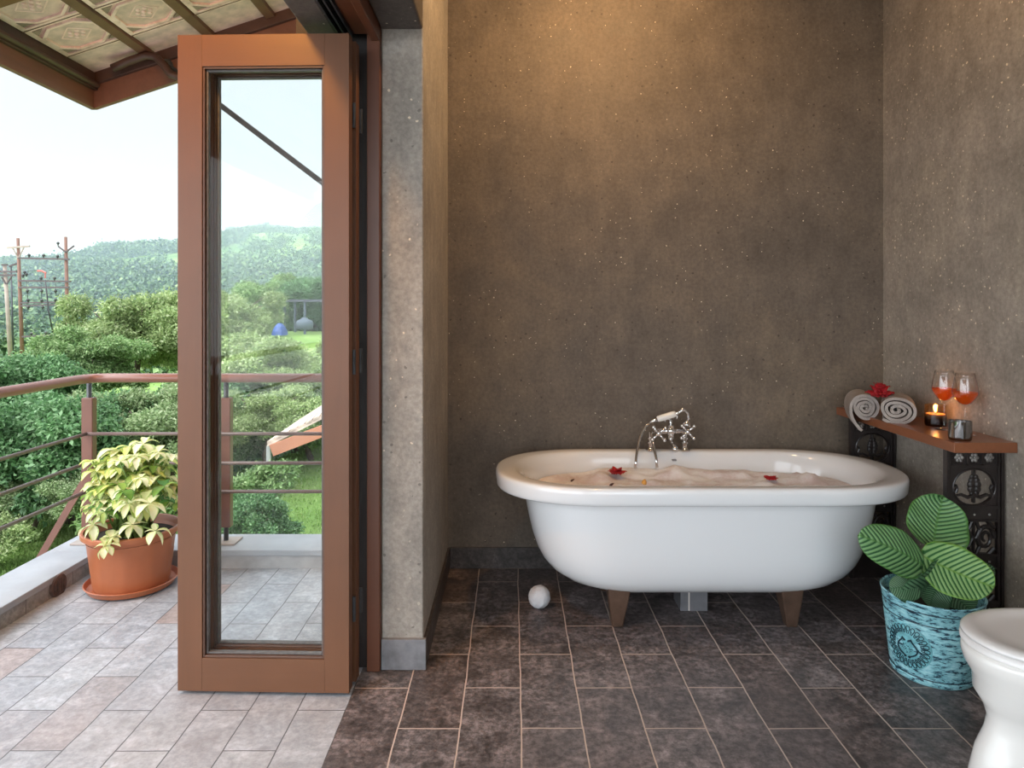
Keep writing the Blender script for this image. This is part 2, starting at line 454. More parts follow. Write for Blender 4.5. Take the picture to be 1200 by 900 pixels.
def variegated():
    t = NT('variegated_leaf')
    uv = t.n('ShaderNodeUVMap'); sp = t.n('ShaderNodeSeparateXYZ'); t.l(uv.outputs[0], sp.inputs[0])
    va = t.math('MULTIPLY', t.math('ABSOLUTE', t.math('SUBTRACT', sp.outputs[1], .5)), 2)
    a = t.n('ShaderNodeAttribute'); a.attribute_name = 'rnd'
    cream = t.ramp(a.outputs['Fac'], [(0, (.86,.84,.50)), (.3, (.90,.88,.62)), (.55, (.78,.78,.22)), (.75, (.84,.82,.42)), (.88, (.30,.46,.08)), (1, (.08,.22,.04))])
    grn = t.ramp(a.outputs['Fac'], [(0, (.56,.66,.26)), (.6, (.42,.56,.12)), (1, (.05,.16,.035))])
    f = t.math('ADD', va, t.math('MULTIPLY', t.math('SUBTRACT', t.noise(t.coord(), 40, 3), .5), 1.1))
    c = t.mix(t.ramp(f, [(.62, 0.), (.85, 1.)]), cream, grn)
    p = t.principled(c, .45, 0, .4)
    tl = t.n('ShaderNodeBsdfTranslucent'); t.l(c, tl.inputs[0])
    mx = t.n('ShaderNodeMixShader'); mx.inputs[0].default_value = .35
    t.l(p.outputs[0], mx.inputs[1]); t.l(tl.outputs[0], mx.inputs[2])
    return t.done(mx)
M['variegated'] = variegated()

M['leaf_bright'] = leaf_mat('foliage_bright', [(0,(.09,.16,.05)),(.35,(.24,.33,.12)),(.75,(.41,.49,.22)),(1,(.58,.62,.38))])
M['leaf_mid'] = leaf_mat('foliage_mid', [(0,(.06,.13,.04)),(.5,(.20,.32,.11)),(1,(.42,.52,.26))])
M['leaf_dark'] = leaf_mat('foliage_dark', [(0,(.035,.09,.035)),(.5,(.11,.23,.085)),(1,(.28,.42,.22))])
M['leaf_olive'] = leaf_mat('foliage_olive', [(0,(.10,.17,.06)),(.5,(.24,.33,.14)),(1,(.48,.54,.32))])
M['grass'] = leaf_mat('grass_blades', [(0,(.14,.26,.055)),(.5,(.22,.35,.09)),(1,(.32,.43,.16))], trans=.3)

def ground_mat():
    t = NT('meadow_ground'); v = t.coord()
    f = t.noise(v, .35, 8, .6); g = t.noise(v, 7, 6, .7); k = t.noise(v, .03, 4)
    c = t.ramp(f, [(.3, (.15,.26,.065)), (.5, (.21,.33,.09)), (.62, (.27,.36,.13)), (.75, (.34,.34,.20))])
    c = t.mix(1, c, t.ramp(g, [(.3,.75),(.7,1.2)]), 'MULTIPLY')
    c = t.mix(1, c, t.ramp(k, [(.35,.8),(.65,1.1)]), 'MULTIPLY')
    return t.done(t.principled(c, .9, 0, .1, t.bump(g, .8, .05)))
M['ground'] = ground_mat()
M['bounce_grey'] = simple('neutral_bounce_ground', (.42,.39,.35), .9, nscale=2, namp=.2)  # unseen ground, made neutral grey to cut green bounce on the soffit
def hill_mat(name, a, b):
    t = NT(name); v = t.coord()
    f = t.noise(v, .05, 8, .62)
    c = t.ramp(f, [(.35, a), (.6, b)])
    return t.done(t.principled(c, .95, 0, .05))
M['hill'] = hill_mat('hillside_scrub', (.07,.15,.04), (.22,.34,.09))
M['forest'] = leaf_mat('far_crowns', [(0,(.03,.075,.03)),(.6,(.075,.15,.05)),(1,(.20,.29,.10))], scale=.2, trans=0)
M['mountain'] = hill_mat('mountain', (.08,.13,.06), (.12,.18,.08))

# ================================================================== SETTING
WX0, WX1 = -.306, 1.772      # niche return face, right wall face
BY = 3.30                    # back wall
def struct(name, mb, mat, label, cat, **kw):
    return tag(mb.build(name, mat, None, **kw), label, cat, None, 'structure')

struct('floor_interior', MB().box(-.513, 1.95, -2.4, 3.45, -.12, 0), M['floor_in'],
       'dark brown stone tile floor of the bathroom with pale joints', 'floor')
b = MB().box(-2.0, -.5135, -2.4, 3.32, -.12, 0); b.box(-.5135, -.45, 2.45, 3.32, -.12, 0)
struct('floor_balcony', b, M['floor_out'], 'light grey stone tile floor of the balcony', 'floor')
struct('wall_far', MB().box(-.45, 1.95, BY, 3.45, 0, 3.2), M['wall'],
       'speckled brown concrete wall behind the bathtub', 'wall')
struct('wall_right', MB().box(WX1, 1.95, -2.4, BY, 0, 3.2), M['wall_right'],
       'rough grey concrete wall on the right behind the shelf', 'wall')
struct('wall_left', MB().box(-.45, WX0, 2.38, BY, 0, 3.2), M['pier'],
       'narrow grey concrete pier between folding doors and bathtub niche', 'wall', bevel=.006)
struct('wall_beam', MB().box(-.45, WX0, -2.4, 2.38, 2.198, 3.2), M['beam'],
       'concrete beam above the folding door opening', 'beam', bevel=.008)
# rear wall behind the camera ; its unseen window opening is widened for more fill light
b = MB(); b.box(-.513, -.20, -2.4, -2.25, 0, 3.2); b.box(1.68, 1.95, -2.4, -2.25, 0, 3.2)
b.box(-.20, 1.68, -2.4, -2.25, 0, .25); b.box(-.20, 1.68, -2.4, -2.25, 2.75, 3.2)
struct('wall_rear', b, M['wall_right'], 'concrete wall with a window behind the viewpoint', 'wall')
b = MB()
for (x0,x1,z0,z1) in ((-.20,-.14,.25,2.75),(1.62,1.68,.25,2.75),(-.14,1.62,.25,.31),(-.14,1.62,2.69,2.75),(.71,.77,.31,2.69)):
    b.box(x0,x1,-2.36,-2.30,z0,z1)
struct('window_1', b, M['door'], 'wooden frame of the rear window', 'window', bevel=.004)
struct('ceiling', MB().box(-.45, 1.95, -2.4, 3.45, 3.0, 3.1), M['plaster'], 'plain plaster ceiling of the bathroom', 'ceiling')

# skirting
struct('baseboard_far', MB().box(WX0+.011, WX1, BY-.014, BY, 0, .10), M['skirt_grey'] if 0 else M['skirt'],
       'dark tile skirting along the wall behind the bathtub', 'baseboard', bevel=.002)
struct('baseboard_niche', MB().box(WX0, WX0+.011, 2.382, BY-.014, 0, .10), M['skirt'],
       'dark tile skirting along the inner side of the pier', 'baseboard', bevel=.002)
struct('baseboard_pier', MB().box(-.448, WX0+.011, 2.366, 2.382, 0, .105), M['skirt_grey'],
       'grey stone skirting tile at the foot of the pier', 'baseboard', bevel=.002)
struct('baseboard_right', MB().box(WX1-.011, WX1, -2.25, BY-.014, 0, .10), M['skirt'],
       'dark tile skirting along the right wall', 'baseboard', bevel=.002)

# door frame: jamb and header
b = MB(); b.box(-.495, -.4505, 2.355, 2.42, 0, 2.22)
struct('trim_1', b, M['jamb'], 'varnished brown door jamb beside the concrete pier', 'door frame', bevel=.003)
struct('trim_2', MB().box(-.60, -.496, 2.385, 2.45, 0, 2.30).box(-.75, -.60, 2.40, 2.45, 2.10, 2.30), M['dark_rubber'],
       'black rebate of the jamb behind the folded door leaves', 'door frame')
b = MB(); b.box(-.480, -.451, -2.4, 2.353, 2.150, 2.30); b.box(-.540, -.480, -2.4, 2.353, 2.172, 2.30)
struct('trim_3', b, M['jamb'], 'varnished brown header of the folding doors', 'door frame', bevel=.003)
b = MB(); b.box(-.588, -.5405, -2.4, 2.353, 2.185, 2.30, 0)
b.box(-.588, -.582, -2.4, 2.353, 2.160, 2.185, 1); b.box(-.568, -.562, -2.4, 2.353, 2.160, 2.185, 1); b.box(-.546, -.541, -2.4, 2.353, 2.160, 2.185, 1)
struct('trim_4', b, [M['dark_rubber'], M['steel_dark']], 'dark sliding track with metal lips above the folding doors', 'track')
struct('wall_header', MB().box(-.69, -.589, -2.4, 2.45, 2.165, 3.2), M['beam'],
       'rough dark concrete lintel outside the door track', 'lintel', bevel=.006)

# kerbs of the balcony
b = MB(); b.box(-2.185, -1.97, -2.4, 3.51, -.12, .062)
struct('kerb_side', b, M['kerb_side'], 'tiled face of the low kerb along the left balcony edge', 'kerb')
b = MB(); b.box(-1.97, -.45, 3.29, 3.51, -.12, .062)
struct('kerb_front', b, M['kerb_side_far'], 'grey tiled face of the low kerb at the far balcony edge', 'kerb')
b = MB(); b.box(-2.195, -1.962, -2.4, 3.282, .062, .09); b.box(-2.195, -.45, 3.282, 3.52, .062, .09)
struct('kerb_coping', b, M['kerb_top'], 'pale grey stone coping on the balcony kerb', 'coping', bevel=.003)
struct('balcony_slab', MB().box(-2.18, 1.95, -2.4, 3.5, -.40, -.121), M['beam'], 'concrete slab carrying the balcony', 'slab')
struct('house_wall_below', MB().box(-1.2, 1.95, -2.3, 3.2, -2.8, -.401), M['beam'], 'lower storey wall under the balcony', 'wall')

# ---- roof over the balcony
EX, GY, EZ, SL = -2.25, 3.72, 2.495, .33
def sz(x): return EZ + SL * (x - EX)
b = MB()
def slab(b, x0, x1, y0, y1, t0, t1, mi=0):
    """box whose faces follow the roof pitch; t0,t1 heights above the soffit plane"""
    vs = [(x0,y0,sz(x0)+t0),(x1,y0,sz(x1)+t0),(x1,y1,sz(x1)+t0),(x0,y1,sz(x0)+t0),
          (x0,y0,sz(x0)+t1),(x1,y0,sz(x1)+t1),(x1,y1,sz(x1)+t1),(x0,y1,sz(x0)+t1)]
    b.add(vs, [(0,3,2,1),(4,5,6,7),(0,1,5,4),(1,2,6,5),(2,3,7,6),(3,0,4,7)], mi)
slab(b, EX, -.45, -2.4, GY, .0, .06, 4)
def pbar(b, x, y, x2, y2, w, t, mi=1):
    dx, dy = x2-x, y2-y; L = math.hypot(dx, dy); nx, ny = -dy/L*w/2, dx/L*w/2
    q = [(x-nx,y-ny),(x2-nx,y2-ny),(x2+nx,y2+ny),(x+nx,y+ny)]
    vs = [(a,c,sz(a)-t) for a,c in q] + [(a,c,sz(a)+.001) for a,c in q]
    b.add(vs, [(0,1,2,3),(4,7,6,5),(0,4,5,1),(1,5,6,2),(2,6,7,3),(3,7,4,0)], mi)
def ptri(b, pts, t, mi):
    m = len(pts)
    vs = [(a,c,sz(a)-t) for a,c in pts] + [(a,c,sz(a)+.001) for a,c in pts]
    b.add(vs, [tuple(range(m)), tuple(range(2*m-1, m-1, -1))] + [(i, m+i, m+(i+1)%m, (i+1)%m) for i in range(m)], mi)
P = .31
random.seed(4)
for i in range(5):
    xa = EX + .03 + i*.32; xb = xa + .29; xm = (xa+xb)/2; 
    for j in range(-1, 13):
        yb = 3.45 - j*P + .0; ya = yb - P
        if ya < -.2: continue
        ym = (ya+yb)/2
        for (p, q) in (((xa+.008,ya+.005),(xb-.008,ya+.005)), ((xa+.008,yb-.008),(xb-.008,yb-.008)), ((xa+.010,ya),(xa+.010,yb)), ((xb-.010,ya),(xb-.010,yb))):
            if max(p[1], q[1]) > GY: continue
            pbar(b, *p, *q, .020, .012)
        ptri(b, [(xa-.01,yb-.0025),(xb+.01,yb-.0025),(xb+.01,yb+.0025),(xa-.01,yb+.0025)], .0135, 3)
        if yb > GY: continue
        k = .118                     # raised eight-sided centre panel
        cut = .062
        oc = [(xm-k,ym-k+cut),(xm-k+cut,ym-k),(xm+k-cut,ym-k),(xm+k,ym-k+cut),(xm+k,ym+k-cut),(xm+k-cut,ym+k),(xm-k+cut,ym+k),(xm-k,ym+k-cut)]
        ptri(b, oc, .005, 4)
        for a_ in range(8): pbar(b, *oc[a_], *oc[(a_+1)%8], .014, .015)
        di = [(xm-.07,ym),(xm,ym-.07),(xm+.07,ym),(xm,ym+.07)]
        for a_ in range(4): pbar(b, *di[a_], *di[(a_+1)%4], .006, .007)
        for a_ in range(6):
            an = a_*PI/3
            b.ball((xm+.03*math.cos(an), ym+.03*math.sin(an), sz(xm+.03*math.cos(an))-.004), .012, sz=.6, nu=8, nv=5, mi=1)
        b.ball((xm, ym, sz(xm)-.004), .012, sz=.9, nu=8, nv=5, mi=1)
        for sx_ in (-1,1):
            for sy_ in (-1,1):      # corner triangles, recess shade put into their darker colour
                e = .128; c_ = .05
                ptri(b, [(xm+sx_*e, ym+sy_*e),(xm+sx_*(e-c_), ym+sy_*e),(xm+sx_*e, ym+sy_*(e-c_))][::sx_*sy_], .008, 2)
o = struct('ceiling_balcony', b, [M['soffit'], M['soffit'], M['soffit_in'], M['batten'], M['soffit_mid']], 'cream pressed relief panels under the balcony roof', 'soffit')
b = MB()
for i in range(1, 6):
    x = EX + .32*i
    vs0 = (x-.022, x+.022)
    slab(b, vs0[0], vs0[1], -2.4, GY-.03, -.022, .002)
struct('ceiling_battens', b, M['batten'], 'brown battens between the relief panels under the roof', 'batten')
b = MB(); slab(b, EX+.03, -.60, 2.76, 2.82, -.085, .002)
struct('ceiling_rafter', b, M['door'], 'brown rafter crossing the relief panels', 'rafter')
b = MB(); b.box(EX-.03, EX, -2.4, GY+.03, EZ-.18, EZ+.09)
vs = [(EX,GY,EZ-.18),(-.45,GY,sz(-.45)-.18),(-.45,GY+.03,sz(-.45)-.18),(EX,GY+.03,EZ-.18),
      (EX,GY,EZ+.09),(-.45,GY,sz(-.45)+.09),(-.45,GY+.03,sz(-.45)+.09),(EX,GY+.03,EZ+.09)]
b.add(vs, [(0,3,2,1),(4,5,6,7),(0,1,5,4),(1,2,6,5),(2,3,7,6),(3,0,4,7)])
struct('trim_5', b, M['fascia'], 'reddish brown eave boards around the balcony roof', 'eave board')
b = MB(); b.box(EX, EX+.022, -2.4, GY, EZ-.085, EZ+.004); b.tube([(EX+.03,-2.4,EZ-.062),(EX+.03,GY-.02,EZ-.062)], .016, 10)
vs = [(EX,GY-.025,EZ-.06),(-.60,GY-.025,sz(-.60)-.06),(-.60,GY,sz(-.60)-.06),(EX,GY,EZ-.06),
      (EX,GY-.025,EZ+.004),(-.60,GY-.025,sz(-.60)+.004),(-.60,GY,sz(-.60)+.004),(EX,GY,EZ+.004)]
b.add(vs, [(0,3,2,1),(4,5,6,7),(0,1,5,4),(1,2,6,5),(2,3,7,6),(3,0,4,7)])
struct('trim_6', b, M['fascia_dark'], 'dark moulding where relief panels meet the eave boards', 'moulding', bevel=.002)
# curved dark pipe under the gable end
b = MB()
pp = [at(132,80,3.62), at(150,72,3.62), at(170,65,3.62), at(182,66,3.62), at(192,76,3.62), at(200,87,3.62), at(214,92,3.62)]
b.tube(pp, .021, 10)
tag(b.build('gutter_pipe', M['fascia_dark'], smooth=True), 'dark bent pipe hugging the eave board at the roof corner', 'pipe')
# diagonal brace carrying the gable end
b = MB(); p0 = at(196,76,3.66); p1 = at(499,306,3.47)
b.bar(p0, p1, .026, .026); b.ball(p0, .03, nu=10, nv=6); b.box(-.47, -.45, 3.40, 3.45, p1.z-.06, p1.z+.06)
tag(b.build('roof_brace', M['steel_dark']), 'dark steel brace slanting across the sky behind the door glass', 'brace')

# ================================================================== DOOR LEAVES
def door_leaf(name, label, A, B, z0, z1, th=.040):
    """A = hinge-far corner of the front face (x,y), B = near corner; thickness goes away from the room"""
    A = Vector((A[0], A[1], 0)); B = Vector((B[0], B[1], 0)); W = (B-A).length
    ang = math.atan2(B.y-A.y, B.x-A.x)
    root = thing(name, label, 'door', (A.x, A.y, z0), ang, None, 'structure')
    H = z1 - z0
    def loc(mb, nm, mat, **kw):
        o = mb.build(nm, mat, None, **kw); o.parent = root; return o
    sl, sr, tr, br_ = .0795, .079, .101, .106
    f = MB(); f.box(0, sl, 0, th, 0, H); loc(f, 'stile', M['door'], bevel=.0012)
    f = MB(); f.box(W-sr, W, 0, th, 0, H); loc(f, 'stile', M['door'], bevel=.0012)
    f = MB(); f.box(sl, W-sr, 0.0002, th-.0002, H-tr, H); loc(f, 'top_rail', M['door_rail'], bevel=.0004)
    f = MB(); f.box(sl, W-sr, 0.0002, th-.0002, 0, br_); loc(f, 'bottom_rail', M['door_rail'], bevel=.0004)
    # stepped bead
    f = MB(); q = .007
    x0, x1, zz0, zz1 = sl, W-sr, br_, H-tr
    def ring(f, x0, x1, z0, z1, w, y0, y1):
        f.box(x0, x0+w, y0, y1, z0, z1); f.box(x1-w, x1, y0, y1, z0, z1)
        f.box(x0+w, x1-w, y0, y1, z0, z0+w); f.box(x0+w, x1-w, y0, y1, z1-w, z1)
    ring(f, x0, x1, zz0, zz1, q, .004, .032)
    loc(f, 'glazing_bead', M['bead'], bevel=.0015)
    f = MB(); ring(f, x0+q, x1-q, zz0+q, zz1-q, .007, .014, .030)
    loc(f, 'seal', M['silicone'], bevel=.002)
    f = MB(); f.box(x0+q, x1-q, .020, .024, zz0+q, zz1-q)
    loc(f, 'glass_pane', M['glass'])
    f = MB()
    for z in (.25, H/2, H-.25): f.tube([(W+.004, th+.006, z-.04), (W+.004, th+.006, z+.04)], .006, 10)
    loc(f, 'hinge', M['steel_dark'])
    return root
door_leaf('door_1', 'front leaf of the folded glass doors in orange brown wood', (-1.073, 2.2176), (-.519, 2.202), .012, 2.116)
door_leaf('door_2', 'second glass door leaf folded behind the front leaf', (-1.066, 2.285), (-.512, 2.270), .012, 2.116)

# ================================================================== RAILING
rail_root = thing('balcony_railing', 'brown balcony railing with round handrail and three thin rods', 'railing', (-2.08, 3.40, .09))
cx, cy = -2.08, 3.40
b = MB()
hz_ = .896
arc = [(cx, -2.4, hz_), (cx, cy-.10, hz_), (cx+.012, cy-.045, hz_), (cx+.045, cy-.012, hz_), (cx+.10, cy, hz_), (-.45, cy, hz_)]
b.tube(arc, .0225, 20)
b.build('handrail', M['rail'], rail_root, smooth=True)
for zz in (.625, .482, .343):
    b = MB(); b.tube([(cx-.0, -2.4, zz), (cx, cy-.02, zz)], .0085, 10); b.build('rod', M['rod'], rail_root, smooth=True)
    b = MB(); b.tube([(cx+.0, cy-.02, zz), (-.45, cy-.02, zz)], .0085, 10); b.build('rod', M['rod'], rail_root, smooth=True)
posts = [(cx+.0, cy-.0), (-1.406, 3.40), (-.75, 3.40), (cx, 2.4), (cx, 1.2), (cx, 0)]
for i, (x, y) in enumerate(posts):
    b = MB(); b.box(x-.0275, x+.0275, y-.02, y+.02, .165, .80)
    po = b.build('post', M['post'], rail_root, bevel=.004)
    b = MB(); b.tube([(x, y, .098), (x, y, .88)], .0115, 12); b.build('post_core', M['steel_dark'], po, smooth=True)
    b = MB(); b.box(x-.062, x+.062, y-.055, y+.055, .0905, .099); b.build('base_plate', M['plate'], po, bevel=.002)
# raking strut outside the kerb, one per side post
b = MB(); b.bar(at(101, 560, 3.42), (cx-.26, cy+.0, -.02), .032, .010, up=(0,1,0))
b.build('strut', M['post'], rail_root)

# ================================================================== round vent in kerb
b = MB()
c0 = Vector((-1.968, 2.99, .040))
prof = []
b.tube([c0 + Vector((-.02,0,0)), c0 + Vector((.012,0,0))], .048, 28)
for k in range(5):
    y = c0.y - .028 + k*.014
    hh = math.sqrt(max(.034**2 - (y-c0.y)**2, 1e-5))
    b.box(c0.x+.012, c0.x+.016, y-.003, y+.003, c0.z-hh, c0.z+hh)
tag(b.build('drain_outlet', simple('rusty_outlet', (.09,.055,.045), .7, nscale=30, namp=.5), None), 'round brown slotted drain outlet in the kerb beside the terracotta pot', 'drain')

# ================================================================== TERRACOTTA POT PLANT
def ring_noise(): pass
px_, py_ = -1.695, 3.085
pot = thing('potted_plant', 'cream and green variegated plant in a terracotta coloured pot on the balcony', 'plant', (px_, py_, 0))
b = MB()
b.lathe([(.145,.006),(.172,.008),(.186,.030),(.190,.034),(.186,.036),(.176,.016),(.145,.012)], (px_,py_,0), 64)
b.build('saucer', M['terracotta'], pot, smooth=True, angle=50)
b = MB(); n_ = 96
outer = [(.150,.014),(.153,.030),(.178,.235),(.182,.240),(.198,.243),(.200,.248),(.200,.262),(.196,.266),(.188,.266),(.184,.255),(.176,.215),(.10,.212)]
rings = []
for (r, z) in outer:
    rg = []
    for k in range(n_):
        t = 2*PI*k/n_
        rr = r
        if .02 < z < .236 and r > .15: rr = r * (1 + .010*max(0, math.cos(t*10))**3 * 1)
        rg.append((px_+rr*math.cos(t), py_+rr*math.sin(t), z))
    rings.append(rg)
b.loft(rings); b.build('pot', M['terracotta'], pot, smooth=True, angle=40)
b = MB(); b.lathe([(.181,.225),(.12,.232),(.02,.236)], (px_,py_,0), 32); b.build('soil', M['soil'], pot)

def leaf_geo(B, T, side, halfw, droop, cup=.15, nu=8, nv=5, shape=0.6, wave=0):
    """curved blade from B to T. side = unit vector across; returns verts, uvs, faces"""
    B = Vector(B); T = Vector(T); ax = T - B; L = ax.length
    side = (Vector(side) - ax.normalized() * Vector(side).dot(ax.normalized())).normalized()
    nr = side.cross(ax).normalized()
    vs = []; uv = []; fs = []
    for i in range(nu+1):
        u = i/nu
        w = halfw * (math.sin(PI * (u**shape)) ** .75 if 0 < u < 1 else 0.0)
        p = B + ax*u + nr * (droop * L * math.sin(PI*u) * .5)
        for j in range(nv):
            v = -1 + 2*j/(nv-1)
            q = p + side*w*v + nr*(cup*w*abs(v)**1.5 + wave*math.sin(u*17+v*3)*halfw*abs(v))
            vs.append(q); uv.append((u, .5+v/2))
    for i in range(nu):
        for j in range(nv-1):
            a = i*nv+j; fs.append((a, a+1, a+nv+1, a+nv))
    return vs, uv, fs

def set_rnd(o, vals):
    at_ = o.data.attributes.new('rnd', 'FLOAT', 'POINT'); at_.data.foreach_set('value', vals)

random.seed(21)
b = MB(); uvs = []; rnd = []
stems = MB()
# rosettes of long drooping leaflets spread over the mound outline of the plant
def rosette(tip, base, n, L, sizevar=.25, col=None):
    stems.tube([base, base.lerp(tip, .5) + Vector((0,0,.03)), tip], [.005,.004,.003], 6)
    up = (tip - base).normalized()
    up = (up + Vector((0,0,.5))).normalized()
    a = up.orthogonal().normalized(); c = up.cross(a)
    for k in range(n):
        t = 2*PI*(k + random.uniform(-.3,.3))/n
        d = (a*math.cos(t) + c*math.sin(t)) * random.uniform(.75,1) + up*random.uniform(-.35,.45) + Vector((0,0,-.38))
        LL = L*random.uniform(1-sizevar, 1+sizevar)
        T = tip + d.normalized()*LL
        sd = d.cross(Vector((0,0,1)))
        if sd.length < .1: sd = Vector((1,0,0))
        vs, uv, fs = leaf_geo(tip, T, sd, LL*random.uniform(.24,.32), random.uniform(.15,.5), .25, 6, 5, .8)
        b.add(vs, fs); uvs.extend(uv)
        r_ = random.random() if col is None else min(1, max(0, col + random.uniform(-.15,.15)))
        rnd.extend([r_]*len(vs))
base0 = Vector((px_, py_, .235))
spots = []
for k in range(110):
    t = random.uniform(0, 2*PI); rr = math.sqrt(random.random())*.175
    h = .10 + .27*(1-(rr/.19)**2) * random.uniform(.45, 1.0) + .03
    spots.append(Vector((px_ + rr*math.cos(t), py_ + rr*math.sin(t)*.9, .235 + h)))
for s_ in spots:
    rosette(s_, base0 + Vector((random.uniform(-.07,.07), random.uniform(-.07,.07), 0)), random.randint(6,8), random.uniform(.060,.088))
for (a_, c_, d_, col) in ((112,552,3.0,.5),(108,540,3.05,.5),(125,600,2.95,.2),(118,575,2.95,.55),(140,540,2.95,.15),(160,535,3.0,.2),(185,530,3.05,.15),(200,535,3.1,.2),(130,630,2.88,.1),(155,615,2.88,.2),(182,622,2.87,.15),(125,640,2.86,.1),(165,560,2.9,.3),(205,590,3.0,.95),(192,570,2.95,.9),(122,600,2.88,.92),(145,575,2.88,.95),(110,615,2.93,.1),(175,590,2.87,.15),(150,590,2.86,.1),(168,520,3.08,.3),(150,524,3.08,.6)):
    rosette(at(a_, c_, d_), base0 + Vector((random.uniform(-.05,.05), random.uniform(-.05,.05), 0)), random.randint(5,7), random.uniform(.055,.075), col=col)
fo = b.build('foliage', M['variegated'], pot, smooth=True, uvs=uvs); set_rnd(fo, rnd)
stems.build('stem', M['stem'], pot, smooth=True)

# ================================================================== BATHTUB
TC = (.760, 2.87)
def stad(a, b_, z, n=30, k=1.15, cx=TC[0], cy=TC[1]):
    rx = k*b_; s = max(a - rx, 0.001); pts = []
    for i in range(n+1):
        t = -PI/2 + PI*i/n; e = 2/2.25
        pts.append((cx + s + rx*math.copysign(abs(math.cos(t))**e, math.cos(t)), cy + b_*math.copysign(abs(math.sin(t))**e, math.sin(t)), z))
    m = 14
    for i in range(1, m):
        pts.append((cx + s - 2*s*i/m, cy + b_, z))
    for i in range(n+1):
        t = PI/2 + PI*i/n; e = 2/2.25
        pts.append((cx - s + rx*math.copysign(abs(math.cos(t))**e, math.cos(t)), cy + b_*math.copysign(abs(math.sin(t))**e, math.sin(t)), z))
    for i in range(1, m):
        pts.append((cx - s + 2*s*i/m, cy - b_, z))
    return pts
tub = thing('bathtub', 'white freestanding bathtub with rolled rim on bronze feet', 'bathtub', (TC[0], TC[1], 0))
prof = [  # (a, b, z) from the inner floor up and over the rim and down the outside
 (.30,.10,.170),(.46,.17,.172),(.53,.215,.19),(.59,.240,.24),(.635,.258,.32),(.665,.270,.41),(.690,.281,.48),(.705,.288,.53),(.724,.293,.560),(.748,.300,.573),
 (.758,.305,.579),(.770,.311,.5815),(.790,.324,.583),(.812,.341,.5835),(.830,.356,.583),(.838,.363,.580),(.842,.367,.573),(.843,.3685,.562),(.841,.367,.530),(.838,.364,.522),(.832,.357,.518),
 (.800,.335,.517),(.760,.318,.516),(.735,.310,.512),(.724,.306,.502),(.722,.303,.480),
 (.715,.299,.44),(.705,.294,.39),(.692,.288,.335),(.674,.280,.28),(.652,.269,.235),(.620,.253,.196),(.572,.229,.163),(.505,.197,.140),(.43,.16,.127),(.31,.10,.121)]
b = MB(); b.loft([stad(a*.982, b_, z) for a, b_, z in prof])
b.build('tub_shell', M['enamel'], tub, smooth=True)
for (px, py) in ((723,735),(926,733)):
    for back in (0, 1):
        yy = 2.70 if not back else 3.04
        xf = (px-600)*2.70/F
        sgn = -1 if px < 822 else 1
        b = MB()
        # tapering square foot, splayed a little, with a padded top
        rings = []
        for (z, wx, wy, ox) in ((.0,.021,.020,.014*0),(.008,.023,.022,0),(.05,.029,.029,-.001*sgn),(.11,.039,.039,-.003*sgn),(.150,.044,.044,-.004*sgn),(.19,.045,.045,-.005*sgn)):
            sy_ = -1 if not back else 1
            rings.append([(xf+ox+i*wx, yy+j*wy - sy_*z*.05, z) for i, j in ((-1,-1),(1,-1),(1,1),(-1,1))])
        b.loft(rings)
        b.build('leg', M['tubleg'], tub, bevel=.007, seg=3)
ov = MB()
po_ = at(790, 539, 3.135)
ov.box(po_.x-.010, po_.x+.010, po_.y-.01, po_.y+.006, po_.z-.004, po_.z+.004)
ov.build('overflow_slot', M['insul_grey'], tub, bevel=.003)

# foam: a lumpy surface, clipped to the tub's inner outline
b = MB(); n = 110
out = stad(.675, .276, 0)
FZ = .492
rings = []
K = 26
random.seed(3)
def foam_h(x, y, f):
    h = .016*mnoise.fractal(Vector((x*6, y*6, 1.3)), 1.0, 2.0, 4) + .010*mnoise.noise(Vector((x*17, y*17, 0)))
    # piles against the back wall and by the taps
    pile = math.exp(-((x-.85)/.30)**2)*math.exp(-((y-3.11)/.08)**2)*.030 + math.exp(-((x-.42)/.18)**2)*math.exp(-((y-3.06)/.10)**2)*.016
    pile += math.exp(-((x-1.27)/.14)**2)*math.exp(-((y-2.98)/.10)**2)*.018
    lump = max(0, mnoise.noise(Vector((x*9, y*13, 5.1)))) * .045 + .006*mnoise.noise(Vector((x*40, y*40, 2)))
    return (h + pile*1.0 + lump) 
for i in range(K+1):
    f = i/K
    rg = []
    for p in out:
        x = TC[0] + (p[0]-TC[0])*f; y = TC[1] + (p[1]-TC[1])*f
        edge = 1 - f**10
        rg.append((x, y, FZ + foam_h(x, y, f)*(.25+.75*edge)))
    rings.append(rg)
rings[0] = [(p[0]+ (out[k][0]-TC[0])*.002, p[1]+(out[k][1]-TC[1])*.002, p[2]) for k, p in enumerate(rings[0])]
b.loft(rings, cap1=False)
fm = b.build('bath_foam', M['foam'], smooth=True)
tag(fm, 'pinkish white bubble foam filling the bathtub', 'foam', None, 'stuff')

def petals(name, label, c, r, n, mat, seed, group=None, layers=2, cat='flower', lift=.5, mat2=None, extra=None):
    random.seed(seed); b = MB(); c = Vector(c)
    for l in range(layers):
        k = n if l == 0 else max(3, n - 2*l)
        for i in range(k):
            t = 2*PI*(i+random.uniform(-.25,.25))/k + l*.5
            up = lift*(.2+.55*l)
            d = Vector((math.cos(t), math.sin(t), up)).normalized()
            LL = r*(1-.18*l)*random.uniform(.8,1.1)
            vs, uv, fs = leaf_geo(c + Vector((0,0,.15*r*l)), c + d*LL + Vector((0,0,.15*r*l)), Vector((-math.sin(t), math.cos(t), 0)), LL*.42, -.25, .5, 7, 7, .55, wave=.16)
            b.add(vs, fs, 1 if (mat2 and random.random() < .25) else 0)
    o = b.build(name, [mat, mat2] if mat2 else mat, smooth=True)
    m = o.modifiers.new('s', 'SOLIDIFY'); m.thickness = .0012
    return tag(o, label, cat, group)
f1 = at(723, 553, 3.0)
